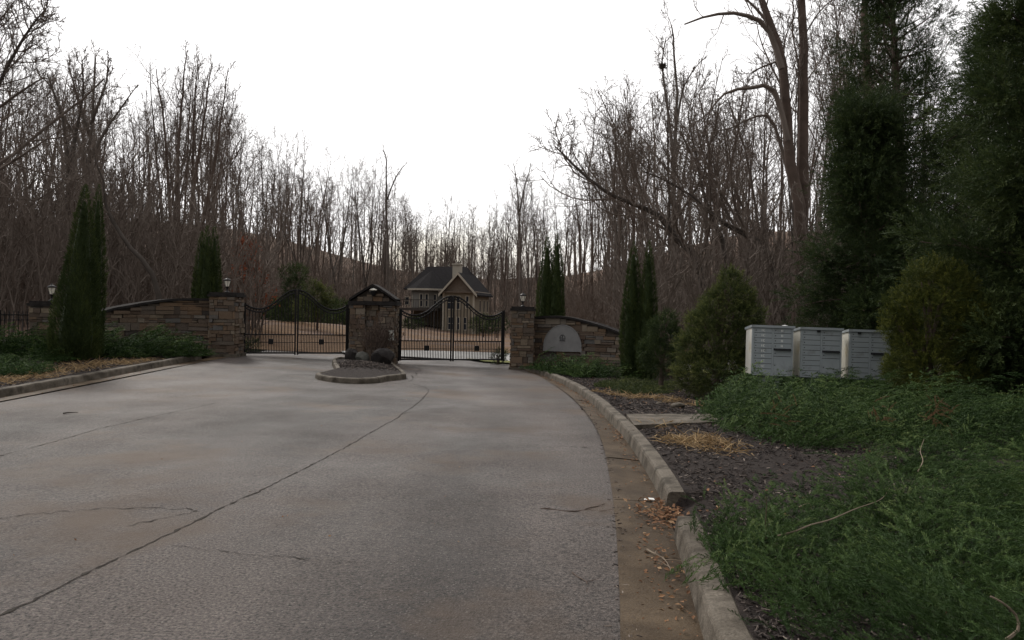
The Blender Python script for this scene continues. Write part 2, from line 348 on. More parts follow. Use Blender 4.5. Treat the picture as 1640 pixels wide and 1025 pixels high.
# driveway beyond the gates, a light strip that bends to the right
def sheet(polyL, polyR, name, m_, dz, nx=10, step=0.5):
    a = spline(polyL, step); b = spline(polyR, step)
    n = max(len(a), len(b)); ta = np.linspace(0, 1, n)
    rs = lambda q: np.stack([np.interp(ta, np.linspace(0, 1, len(q)), q[:, k]) for k in range(3)], -1)
    a, b = rs(a), rs(b); t = np.linspace(0, 1, nx)[None, :, None]
    G = a[:, None] * (1 - t) + b[:, None] * t; G[..., 2] = g(G[..., 0], G[..., 1]) + dz
    return struct(Geo().grid(G).obj(name, m_, smooth=True))
sheet([(-5.6, 27.6, 0), (-3, 27.9, 0), (1, 29.0, 0), (8, 30, 0), (20, 33, 0)], [(-5.9, 28.6, 0), (-4.6, 31, 0), (-1, 34, 0), (6, 36.5, 0), (20, 40, 0)], 'driveway', M['asphalt_far'], 0.05)
sheet([(-11, 27.2, 0), (-6.3, 27.4, 0), (-5.0, 31.0, 0), (-1.5, 34.4, 0), (6, 37.3, 0), (24, 41, 0)], [(-22, 52, 0), (-14, 80, 0), (0, 104, 0), (24, 92, 0)], 'lawn', M['lawn'], 0.03, 30, 2)
sheet([(-0.9, 27.6, 0), (4, 27.9, 0), (12, 29, 0)], [(-1.6, 28.55, 0), (4, 29.3, 0), (12, 30.4, 0)], 'grass_verge', M['green'], 0.07)

# right gutter pan and kerb
gg = Geo(); edges = [-3.0, 1.2, 3.9, 5.45, 7.0, 9.0, 11.2, 13.6, 16.0, 18.6, 21.2, KEND]
for y0_, y1_ in zip(edges[:-1], edges[1:]):
    G = []; dz_ = rng.uniform(-0.005, 0.004)
    for Y in np.linspace(y0_ + 0.006, y1_ - 0.006, max(6, int((y1_ - y0_) / 0.15))):
        x0, x1 = float(xa(Y)) - 0.02, float(xk(Y)) + 0.02
        G.append([(x, Y, gz(x, Y) + 0.016 + dz_ - 0.034 * k ** 1.5) for x, k in zip(np.linspace(x0, x1, 6), np.linspace(0, 1, 6))])
    gg.grid(G)
struct(gg.obj('gutter', M['gutter'], smooth=True))
def kerb_run(pts, h, wd, name, side, joint=5.5, m_=None):
    """kerb swept along pts; the bed lies on the given side (+1 = right of travel)"""
    pts = np.array(pts); d = np.gradient(pts[:, :2], axis=0); d /= np.linalg.norm(d, axis=1)[:, None]
    nrm = np.stack([d[:, 1], -d[:, 0]], -1) * side
    prof = [(0.0, -0.12), (0.0, 0.0), (0.018, h * 0.8), (0.03, h * 0.95), (0.05, h), (wd - 0.02, h + 0.004), (wd, h - 0.02), (wd + 0.01, -0.12)]
    arc = np.concatenate([[0], np.cumsum(np.linalg.norm(np.diff(pts[:, :2], axis=0), axis=1))])
    ge = Geo(); start = 0; jn = joint
    segs = []
    for i in range(len(pts)):
        if arc[i] > jn or i == len(pts) - 1:
            segs.append((start, i)); start = i; jn = arc[i] + joint * random.uniform(0.8, 1.1)
    for a, b in segs:
        if b - a < 1: continue
        rows = []; dz = random.uniform(-0.008, 0.01); dx = random.uniform(-0.008, 0.008)
        for i in range(a, b + 1):
            p = pts[i].copy(); sh = 0
            if i == a: p[:2] += d[i] * 0.005; sh = 0.003
            if i == b: p[:2] -= d[i] * 0.005; sh = 0.003
            rows.append([(p[0] + nrm[i, 0] * (o_ + dx), p[1] + nrm[i, 1] * (o_ + dx), p[2] + z_ + (dz - sh if z_ > 0 else 0) + (rng.normal(0, 0.0022) if z_ > 0 else 0)) for o_, z_ in prof])
        ge.grid(rows); n = len(prof)
        for r_ in (rows[0], rows[-1][::-1]): ge.add(r_, [np.arange(n)[None]])
    return struct(ge.obj(name, m_ or M['kerb']))
def fix(P_): P_ = np.array(P_); P_[:, 2] = g(P_[:, 0], P_[:, 1]) - 0.02; return P_
yg = gp(1066, 815).y; yn = gp(1078, 850).y
farK = fix([q for q in KB if q[1] > yg + 0.02]); nearK = fix([q for q in KB if q[1] < yn])
kerb_run(farK, 0.15, 0.17, 'kerb', 1); kerb_run(nearK, 0.15, 0.18, 'kerb', 1)
# left gutter and kerb
yl = np.linspace(3, 23.0, 90)
lk = fix([(XL - 0.01 * math.sin(y * 0.3) - 0.9 * max(0, (y - 21.0) / 2) ** 2 * 0.3, y, 0) for y in yl])
kerb_run(lk, 0.15, 0.16, 'kerb', -1)
struct(Geo().grid([[(x, y, gz(x, y) + 0.01 - 0.02 * k) for x, k in ((XL + 0.36, 0), (XL + 0.18, 0.6), (XL - 0.02, 1))] for y in np.linspace(2, 24, 60)]).obj('gutter', M['gutter'], smooth=True))

# mulch beds
def bedz(x, y): return g(x, y) + 0.11 + 0.02 * np.sin(x * 3.1 + y * 1.7) * np.cos(y * 2.3)
G = []
for Y in np.unique(np.concatenate([np.linspace(-2, 27, 150), np.linspace(yn - 0.04, yg + 0.06, 9)])):
    x0 = float(xk(min(Y, KEND))) + (0.03 if yn - 0.02 < Y < yg + 0.04 else 0.15)
    gap = yn - 0.02 < Y < yg + 0.04
    G.append([(x0 + t, Y, float(bedz(x0 + t, Y)) - 0.03 * (t > 6) * min(1, (t - 6) / 6) - (0.14 * max(0, 1 - t / 0.4) if gap else 0)) for t in np.concatenate([np.linspace(0, 6, 40), np.linspace(6.6, 20, 14)])])
struct(Geo().grid(G).obj('mulch_bed', M['soil'], smooth=True))
G = []
for Y in np.linspace(2, 27, 110):
    G.append([(XL - 0.14 - t, Y, float(bedz(XL - t, Y)) + 0.12 * float(ss(t / 4))) for t in np.concatenate([np.linspace(0, 6, 30), np.linspace(6.8, 22, 12)])])
struct(Geo().grid(G).obj('mulch_bed', M['soil'], smooth=True))
def bed_right(x, y): return float(bedz(x, y))
def bed_left(x, y): return float(bedz(x, y)) + 0.12 * float(ss((XL - x) / 4))

# concrete step crossing the right bed
a, b = gp(1003, 664, 0.14), gp(1150, 664, 0.14); c, d = gp(1165, 676, 0.14), gp(1016, 682, 0.14)
ge = Geo(); top = [Vector(q) + Vector((0, 0, 0.012)) for q in (a, b, c, d)]
V = [tuple(q) for q in top] + [(q.x, q.y, q.z - 0.15) for q in top]
ge.add(V, [np.array([(3, 2, 1, 0), (0, 1, 5, 4), (1, 2, 6, 5), (2, 3, 7, 6), (3, 0, 4, 7)])])
struct(ge.obj('footpath', M['kerb']))

# cracks in the asphalt: jagged thin ribbons
def crack(pxs, wd, name='crack', jag=0.03):
    P_ = spline([tuple(gp(*q)) for q in pxs], 0.05)
    d_ = np.gradient(P_[:, :2], axis=0); d_ /= np.linalg.norm(d_, axis=1)[:, None] + 1e-9
    n_ = np.stack([d_[:, 1], -d_[:, 0]], -1)
    off = np.cumsum(rng.normal(0, jag * 0.25, len(P_))) ; off = off - np.linspace(off[0], off[-1], len(P_)); off += rng.normal(0, jag * 0.3, len(P_))
    wv = wd * 0.62 * np.clip(rng.lognormal(-0.55, 0.7, len(P_)), 0.06, 2.2); wv[0] = wv[-1] = 0.002
    rows = []
    for i in range(len(P_)):
        c_ = P_[i, :2] + n_[i] * off[i]; rows.append([(c_[0] + n_[i, 0] * s_ * wv[i], c_[1] + n_[i, 1] * s_ * wv[i], 0) for s_ in (-0.5, 0.5)])
    rows = np.array(rows); rows[..., 2] = g(rows[..., 0], rows[..., 1]) + 0.012 * np.sin(rows[..., 0] * 0.8 + rows[..., 1] * 0.3) + 0.004
    return struct(Geo().grid(rows).obj(name, M['crack']))
crack([(-40, 1003), (120, 925), (300, 842), (460, 765), (560, 712), (640, 665), (678, 638), (684, 622), (660, 614)], 0.028, jag=0.014)
crack([(-60, 745), (60, 712), (180, 680), (300, 655), (350, 645)], 0.02, jag=0.014)
crack([(200, 842), (330, 820), (215, 815), (60, 818)][0:1] + [(330, 818), (200, 812), (60, 822), (-30, 835)], 0.016, jag=0.05)
crack([(275, 872), (390, 888), (480, 897), (600, 903)], 0.012, jag=0.05)
crack([(560, 660), (640, 668), (700, 655), (860, 652)], 0.014, jag=0.05)
crack([(440, 655), (520, 652), (590, 640), (650, 640)], 0.02, jag=0.05)
crack([(660, 585), (668, 592), (660, 605)], 0.03, jag=0.05)
crack([(540, 614), (600, 616), (650, 610), (662, 600)], 0.025, jag=0.05)
crack([(870, 716), (905, 714), (950, 717)], 0.018, jag=0.05)

# ------------------------------------------------------------------ stonework
def lay_stones(ge, along, nrm_at, top_at, z0, L, row=(0.08, 0.22), wid=(0.1, 0.42), dep=0.08):
    """courses of rough stones on a face; along(s) -> (x, y), nrm_at(s) -> outward (x, y), top_at(s) -> z"""
    z = z0
    ztop = max(top_at(s) for s in np.linspace(0, L, 12))
    while z < ztop - 0.02:
        h = random.uniform(*row); s = -random.uniform(0, 0.1)
        while s < L - 0.02:
            wd = random.uniform(*wid); s0, s1 = max(s, 0), min(s + wd, L); s += wd
            if s1 - s0 < 0.03: continue
            sm = (s0 + s1) / 2; hh = min(h, min(top_at(s0), top_at(s1)) - z)
            if hh < 0.03: continue
            parts = [(z, hh)] if hh < 0.11 or random.random() < 0.55 else [(z, hh * 0.5), (z + hh * 0.5, hh * 0.5)]
            for zz, h2 in parts:
                x, y = along(sm); nx, ny = nrm_at(sm); pr = random.uniform(-0.008, 0.045)
                rz = math.atan2(ny, nx) + math.pi / 2
                ge.box((x + nx * (pr - dep / 2), y + ny * (pr - dep / 2), zz + h2 / 2), (s1 - s0 - 0.014, dep, h2 - 0.012), rz, random.random(), 0.006)
        z += h

def pillar_faces(ge, core, x0, x1, y0, y1, zb, zt, ze=None):
    core.bbox((x0 + 0.025, y0 + 0.025, zb), (x1 - 0.025, y1 - 0.025, zt))
    t = lambda s: zt
    lay_stones(ge, lambda s: (x0 + s, y0), lambda s: (0, -1), t, zb, x1 - x0)
    lay_stones(ge, lambda s: (x1, y0 + s), lambda s: (1, 0), t, zb, y1 - y0)
    lay_stones(ge, lambda s: (x0, y0 + s), lambda s: (-1, 0), t, zb, y1 - y0)
    lay_stones(ge, lambda s: (x0 + s, y1), lambda s: (0, 1), t, zb, x1 - x0)

def pillar(name, pxl, pxr, Y, pyt, dep, label, capt=0.13, group=None):
    a, b = at(pxl, 530, Y), at(pxr, 530, Y); zt = at((pxl + pxr) / 2, pyt, Y).z; cx, cy = (a.x + b.x) / 2, Y + dep / 2
    zb = min(gz(a.x, Y), gz(b.x, Y)) - 0.1; hw = (b.x - a.x) / 2
    t = thing(name, label, 'gate pillar', (cx, cy, zb + 0.1), group=group)
    st, co, cp = Geo(), Geo(), Geo(); zz = zb + 0.1
    pillar_faces(st, co, -hw, hw, -dep / 2, dep / 2, -0.1, zt - zz - capt)
    st.obj('stone_facing', M['stone'], t); co.obj('mortar_core', M['mortar'], t)
    cp.bbox((-hw - 0.05, -dep / 2 - 0.05, zt - zz - capt + 0.002), (hw + 0.05, dep / 2 + 0.05, zt - zz - capt * 0.45))
    cp.bbox((-hw - 0.01, -dep / 2 - 0.01, zt - zz - capt * 0.45 + 0.002), (hw + 0.01, dep / 2 + 0.01, zt - zz))
    cp.obj('cap', M['coping'], t)
    return t, Vector((cx, cy, zt))
pl, pl_top = pillar('gate_pillar', 335, 376, 23.4, 468, 0.76, 'stone gate pillar with a dark slab cap, left of the left iron gate')
pr_, pr_top = pillar('gate_pillar', 819, 855, 25.4, 491, 0.78, 'stone gate pillar right of the right iron gate, next to the half round plaque wall')
pe, pe_top = pillar('gate_pillar', 47, 92, 20.4, 482, 0.7, 'short stone pillar between the far left iron fence and the tall arborvitae')
# footing skirts of the two main pillars
for t_, (w_, d_) in ((pl, (0.43, 0.44)), (pr_, (0.41, 0.45))):
    Geo().bbox((-w_, -d_, -0.1), (w_, d_, 0.1)).obj('footing', M['kerb'], t_)

def lantern(name, label, loc):
    t = thing(name, label, 'lantern', loc, group='lanterns on the gate pillars')
    p = Geo(); p.lathe([(0.075, 0), (0.075, 0.015), (0.05, 0.03), (0.022, 0.05), (0.018, 0.10), (0.035, 0.115), (0.02, 0.13), (0.05, 0.15), (0.062, 0.165), (0.055, 0.172)], sides=12)
    p.obj('post', M['iron'], t, True)
    gl = Geo(); gl.lathe([(0.052, 0.175), (0.095, 0.335), (0.09, 0.34)], sides=6); gl.obj('glass', M['glass'], t)
    fr = Geo()
    for k in range(6):
        th = k * math.pi / 3; fr.tube([(0.056 * math.cos(th), 0.056 * math.sin(th), 0.172), (0.101 * math.cos(th), 0.101 * math.sin(th), 0.34)], 0.006, 4)
        th2 = th + math.pi / 3
        fr.tube([(0.101 * math.cos(th), 0.101 * math.sin(th), 0.34), (0.101 * math.cos(th2), 0.101 * math.sin(th2), 0.34)], 0.006, 4)
    fr.obj('glass_frame', M['iron'], t)
    rf = Geo(); rf.lathe([(0.108, 0.345), (0.104, 0.36), (0.06, 0.395), (0.03, 0.405), (0.012, 0.415), (0.016, 0.43), (0.004, 0.45)], sides=12); rf.obj('roof', M['iron'], t, True)
    return t
lantern('post_lantern', 'black lantern with pale glass on the pillar left of the left gate', pl_top)
l2 = lantern('post_lantern', 'black lantern with pale glass on the pillar beside the half round plaque', pr_top)
l3 = lantern('post_lantern', 'black lantern with pale glass on the short pillar by the far left fence', pe_top)

def wing_wall(label, pts, thick, plaque=None):
    """pts: (px, py_top, Y) along the wall"""
    W = spline([tuple(at(px, py, Y)) for px, py, Y in pts], 0.1); zb = float(np.min(g(W[:, 0], W[:, 1]))) - 0.15
    arc = np.concatenate([[0], np.cumsum(np.linalg.norm(np.diff(W[:, :2], axis=0), axis=1))]); L = arc[-1]
    d = np.gradient(W[:, :2], axis=0); d /= np.linalg.norm(d, axis=1)[:, None]; nrm = np.stack([d[:, 1], -d[:, 0]], -1)
    o = W[0].copy(); o[2] = zb
    t = thing('wing_wall', label, 'wall', tuple(o))
    I = lambda s, a: float(np.interp(s, arc, a))
    fr = lambda s: (I(s, W[:, 0]) - o[0], I(s, W[:, 1]) - o[1]); nn = lambda s: (I(s, nrm[:, 0]), I(s, nrm[:, 1])); top = lambda s: I(s, W[:, 2]) - zb - 0.07
    st = Geo(); lay_stones(st, fr, nn, top, 0.0, L, (0.09, 0.24), (0.14, 0.55))
    bk = lambda s: (fr(s)[0] - nn(s)[0] * thick, fr(s)[1] - nn(s)[1] * thick)
    lay_stones(st, bk, lambda s: (-nn(s)[0], -nn(s)[1]), top, 0.0, L, (0.09, 0.24), (0.14, 0.55))
    st.obj('stone_facing', M['stone'], t)
    rows, cop = [], []
    for s, p, n in zip(arc, W, nrm):
        q = p - o; e = 0.025
        f_, b_ = (q[0] - n[0] * e, q[1] - n[1] * e), (q[0] - n[0] * (thick - e), q[1] - n[1] * (thick - e))
        zt = p[2] - zb - 0.072
        rows.append([(*f_, 0), (*f_, zt), (*b_, zt), (*b_, 0)])
        f2, b2 = (q[0] + n[0] * 0.06, q[1] + n[1] * 0.06), (q[0] - n[0] * (thick + 0.06), q[1] - n[1] * (thick + 0.06))
        cop.append([(*f2, zt + 0.004), (*f2, zt + 0.07), (*b2, zt + 0.07), (*b2, zt + 0.004), (*f2, zt + 0.004)])
    co = Geo().grid(rows)
    for r_ in (rows[0], rows[-1]): co.add(r_, [np.arange(4)[None]])
    co.obj('mortar_core', M['mortar'], t)
    cg = Geo().grid(cop)
    for r_ in (cop[0], cop[-1]): cg.add(r_[:4], [np.arange(4)[None]])
    cg.obj('coping', M['coping'], t)
    return t, W, nrm
wing_wall('long stone wing wall sweeping down from the left gate pillar to the short pillar', [(352, 478, 23.95), (334, 478, 23.9), (300, 477.5, 23.8), (262, 479, 23.5), (220, 484, 23.0), (185, 490, 22.5), (155, 496, 22.1), (115, 504, 21.4), (90, 507, 20.9)], 0.34)
ww, WW, WN = wing_wall('curved top stone wing wall carrying the half round plaque, right of the gate', [(855, 507, 25.9), (880, 505.5, 25.8), (908, 507, 25.7), (940, 514, 25.5), (970, 523, 25.2), (1000, 534, 24.9), (1040, 547, 24.4), (1075, 556, 24.0)], 0.34)
# plaque with its small emblem
pc = at(903.5, 557, 25.58); k = int(np.argmin(np.abs(WW[:, 0] - pc.x))); n_ = WN[k]
rzp = math.atan2(n_[1], n_[0]) + math.pi / 2
t = thing('wall_plaque', 'grey half round plaque with a small dark emblem on the right stone wall', 'plaque', (WW[k, 0] + n_[0] * 0.045, WW[k, 1] + n_[1] * 0.045, pc.z - 0.12), rzp)
rad = 0.605; arcp = [(rad * math.cos(a_), 0.12 + 0.71 * math.sin(a_)) for a_ in np.linspace(0, math.pi, 40)]
Geo().prism([(rad, 0.0)] + arcp + [(-rad, 0.0)], -0.05, 0.03).obj('slab', M['plaque'], t)
rim = Geo(); rim.tube([(x * 0.985, -0.052, 0.12 + (z - 0.12) * 0.985) for x, z in arcp], 0.011, 6); rim.obj('rim', M['plaque'], t, True)
em = Geo(); em.tube([(-0.085, -0.055, 0.36)] + [(0.085 * -math.cos(a_), -0.055, 0.42 + 0.1 * math.sin(a_)) for a_ in np.linspace(0, math.pi, 9)] + [(0.085, -0.055, 0.36)], 0.008, 5)
for x_, z_ in ((-0.045, 0.45), (0.0, 0.5), (0.045, 0.43)): em.tube([(x_, -0.054, 0.33), (x_ * 1.1, -0.054, z_)], 0.014, 5)
em.tube([(-0.1, -0.054, 0.335), (0.1, -0.054, 0.335)], 0.007, 5); em.obj('emblem', M['emblem'], t)

# ------------------------------------------------------------------ gate monument in the middle
Ym = 24.5; xa0, xb0 = at(560, 530, Ym).x, at(632, 530, Ym).x; hw = (xb0 - xa0) / 2; cx = (xa0 + xb0) / 2; dp = 0.9
zb = gz(cx, Ym) - 0.05; ze = at(596, 489, Ym).z - zb; zpk = at(600, 455, Ym).z - zb
t = thing('gate_monument', 'gabled stone monument on the island between the two iron gates', 'gate monument', (cx, Ym + dp / 2, zb))
st, co = Geo(), Geo(); pw = 0.45; y0, y1 = -dp / 2, dp / 2
co.bbox((-hw + 0.03, y0 + 0.15, -0.1), (hw - 0.03, y1 - 0.03, ze))
co.bbox((-hw + 0.03, y0 + 0.03, -0.1), (-hw + pw - 0.03, y0 + 0.15, ze)); co.bbox((hw - pw + 0.03, y0 + 0.03, -0.1), (hw - 0.03, y0 + 0.15, ze))
zt_ = lambda s: ze
for x_ in (-hw, hw - pw):
    lay_stones(st, lambda s, x_=x_: (x_ + s, y0), lambda s: (0, -1), zt_, -0.1, pw, (0.08, 0.2), (0.12, 0.32))
lay_stones(st, lambda s: (-hw + pw, y0 + s), lambda s: (1, 0), zt_, -0.1, 0.13); lay_stones(st, lambda s: (hw - pw, y0 + s), lambda s: (-1, 0), zt_, -0.1, 0.13)
lay_stones(st, lambda s: (-hw + pw + s, y0 + 0.13), lambda s: (0, -1), zt_, -0.1, 2 * hw - 2 * pw, (0.08, 0.22), (0.1, 0.3))
for sx in (-1, 1): lay_stones(st, lambda s, sx=sx: (sx * hw, y0 + s), lambda s, sx=sx: (sx, 0), zt_, -0.1, dp)
lay_stones(st, lambda s: (-hw + s, y1), lambda s: (0, 1), zt_, -0.1, 2 * hw)
gh = zpk - ze - 0.19
def arch(s): q = abs(s / hw - 1.0); return ze + 0.12 + gh * (1 - q ** 1.12)
lay_stones(st, lambda s: (-hw + s, y0 + 0.05), lambda s: (0, -1), lambda s: arch(s) - 0.02, ze + 0.12, 2 * hw, (0.08, 0.16), (0.12, 0.34))
lay_stones(st, lambda s: (-hw + s, y1 - 0.05), lambda s: (0, 1), lambda s: arch(s) - 0.02, ze + 0.12, 2 * hw, (0.08, 0.16), (0.12, 0.34))
ap = [(-hw + s, arch(s)) for s in np.linspace(0, 2 * hw, 25)]
co.prism([(-hw + 0.02, ze + 0.11)] + [(x_, z_ - 0.02) for x_, z_ in ap[1:-1]] + [(hw - 0.02, ze + 0.11)], y0 + 0.08, y1 - 0.08)
st.obj('stone_facing', M['stone'], t); co.obj('mortar_core', M['mortar'], t)
ln = Geo(); ln.bbox((-hw - 0.06, y0 - 0.06, ze + 0.003), (hw + 0.06, y1 + 0.06, ze + 0.12)); ln.obj('lintel', M['coping'], t)
cp = Geo(); rows = [[(x_, y0 - 0.03, z_), (x_, y0 - 0.03, z_ + 0.07), (x_, y1 + 0.03, z_ + 0.07), (x_, y1 + 0.03, z_), (x_, y0 - 0.03, z_)] for x_, z_ in [(x_ * 1.05, z_ + 0.004) for x_, z_ in ap]]
cp.grid(rows); cp.obj('gable_coping', M['coping'], t)
# small lamp on the gable and the pale keypad box
t2 = thing('gable_lamp', 'small dark lamp with a pale top, on the peak of the gabled monument', 'lamp', (cx + 0.03, Ym - 0.06, zb + zpk - 0.22))
q = Geo(); q.lathe([(0.03, -0.14), (0.05, -0.12), (0.09, 0.0), (0.085, 0.03), (0.03, 0.05)], sides=12); q.bbox((-0.02, 0.0, -0.1), (0.02, 0.08, -0.05)); q.obj('lamp_body', M['iron'], t2)
q = Geo(); q.lathe([(0.08, 0.035), (0.12, 0.05), (0.05, 0.085), (0.01, 0.1)], sides=12); q.obj('shade', M['glass'], t2)
kx = at(627, 537, Ym); t2 = thing('keypad_box', 'pale grey entry keypad box on the right pier of the gabled monument', 'keypad', (kx.x, Ym - 0.115, kx.z - 0.16))
Geo().bbox((-0.075, -0.04, 0), (0.075, 0.07, 0.31)).obj('housing', M['keypad'], t2)
Geo().bbox((-0.05, -0.046, 0.2), (0.05, -0.041, 0.27)).obj('screen', M['boxside'], t2); Geo().bbox((-0.05, -0.046, 0.05), (0.05, -0.041, 0.17)).obj('button_panel', M['keypad'], t2)

# ------------------------------------------------------------------ iron gates
def gate_top(tt):
    return float(np.interp(tt, [0, 0.05, 0.12, 0.19, 0.27, 0.35, 0.43, 0.5], [0.78, 0.73, 0.70, 0.71, 0.775, 0.885, 0.975, 1.0]))
gp_ = spline([(x_, z_, 0) for x_, z_ in zip([0, 0.05, 0.12, 0.19, 0.27, 0.35, 0.43, 0.5], [0.78, 0.73, 0.70, 0.71, 0.775, 0.885, 0.975, 1.0])], 0.01)
gate_top = lambda tt: float(np.interp(min(tt, 1 - tt), gp_[:, 0], gp_[:, 1]))
def gate_leaf(A, B, H, half, label):
    """half 0: hinge at A; the leaf fills t in 0..0.5, half 1: t in 0.5..1"""
    W_ = (B - A).length; rz = math.atan2(B.y - A.y, B.x - A.x); org = A if half == 0 else B
    t = thing('gate_leaf', label, 'gate', tuple(org), rz, 'iron driveway gates')
    sg = 1 if half == 0 else -1; Lh = W_ / 2 - 0.012
    X = lambda u: sg * u
    tp = lambda u: H * gate_top(u / W_)
    fr = Geo(); b_ = 0.022
    us = np.linspace(0.02, Lh, 40)
    fr.tube([(X(u), 0, tp(u)) for u in us], 0.026, 6)
    fr.tube([(X(u), 0, tp(u) - 0.105) for u in us], 0.019, 6)
    fr.bbox((X(0.0), -0.025, 0.02), (X(0.055), 0.025, tp(0.02) + 0.02)); fr.bbox((X(Lh - 0.05), -0.025, 0.0), (X(Lh), 0.025, tp(Lh) + 0.012))
    fr.bbox((X(0.055), -0.018, 0.03), (X(Lh - 0.05), 0.018, 0.075)); fr.bbox((X(0.055), -0.016, 0.30 * H), (X(Lh - 0.05), 0.016, 0.30 * H + 0.035))
    fr.bbox((X(0.055), -0.0105, 0.185 * H), (X(Lh - 0.05), 0.0105, 0.185 * H + 0.018))
    fr.obj('frame', M['iron'], t)
    pk = Geo(); n = 15
    for k in range(1, n):
        u = 0.055 + (Lh - 0.105) * k / n
        pk.box((X(u), 0, (0.05 + tp(u) - 0.10) / 2), (0.023, 0.023, tp(u) - 0.15))
    pk.obj('picket_panel', M['iron'], t)
    dg = Geo()
    for k in range(n):
        u = 0.055 + (Lh - 0.105) * (k + 0.5) / n
        dg.box((X(u), 0, 0.05 + (0.30 * H - 0.04) / 2), (0.02, 0.02, 0.30 * H - 0.04))
    dg.obj('dog_bar_panel', M['iron'], t)
    sc = Geo()
    for u in np.arange(0.075, Lh - 0.04, 0.078):
        z_ = tp(u) - 0.052; c_ = [(X(u) + 0.035 * math.cos(a_), 0, z_ + 0.035 * math.sin(a_)) for a_ in np.linspace(0, 2 * math.pi, 11)]
        sc.tube(c_, 0.010, 4)
    sc.obj('scroll_band', M['iron'], t)
    um = Lh * 0.52
    Geo().bbox((X(um) - 0.075, -0.03, 0.16 * H), (X(um) + 0.075, 0.03, 0.16 * H + 0.16)).obj('square_plate', M['iron'], t)
    hg = Geo(); hg.tube([(X(-0.03), 0, 0.0), (X(-0.03), 0, tp(0) + 0.03)], 0.028, 8); hg.obj('hinge_post', M['iron'], t)
    for z_ in (0.2 * H, 0.6 * H): Geo().bbox((X(-0.03), -0.012, z_), (X(0.03), 0.012, z_ + 0.05)).obj('hinge', M['iron'], t)
    return t
def gate(a, b, zA, H, names):
    A = at(a[0], 560, a[1]); B = at(b[0], 560, b[1]); A.z = B.z = zA
    gate_leaf(A, B, H, 0, names[0]); gate_leaf(A, B, H, 1, names[1])
gate((390, 24.35), (556, 25.2), 0.155, 1.95, ('arched black iron gate leaf hinged beside the lantern pillar on the left', 'arched black iron gate leaf hinged on the left side of the gabled monument'))
gate((640, 25.2), (805, 26.0), -0.01, 2.02, ('arched black iron gate leaf hinged on the keypad side of the gabled monument', 'arched black iron gate leaf hinged at the pillar next to the plaque wall'))

# iron fence at the far left
A, B = at(-60, 560, 19.4), at(50, 560, 20.6); A.z = B.z = gz(-12, 20) + 0.1; L = (B - A).length
t = thing('iron_fence', 'low black iron fence at the far left edge beside the short pillar', 'fence', tuple(A), math.atan2(B.y - A.y, B.x - A.x))
H = at(20, 500, 20.2).z - A.z
for z0_, z1_ in ((H - 0.08, H - 0.05), (0.12, 0.15), (H - 0.2, H - 0.18)): Geo().bbox((0, -0.015, z0_), (L, 0.015, z1_)).obj('rail', M['iron'], t)
f_ = Geo()
for x_ in np.arange(0.05, L, 0.105): f_.box((x_, 0, H / 2), (0.016, 0.016, H - 0.01)); f_.lathe([(0.016, H - 0.006), (0.002, H + 0.05)], (x_, 0, 0), 4)
f_.obj('picket_panel', M['iron'], t)
for x_ in (0.03, L * 0.52): Geo().box((x_, 0, H / 2 + 0.02), (0.05, 0.05, H + 0.06)).obj('fence_post', M['iron'], t)

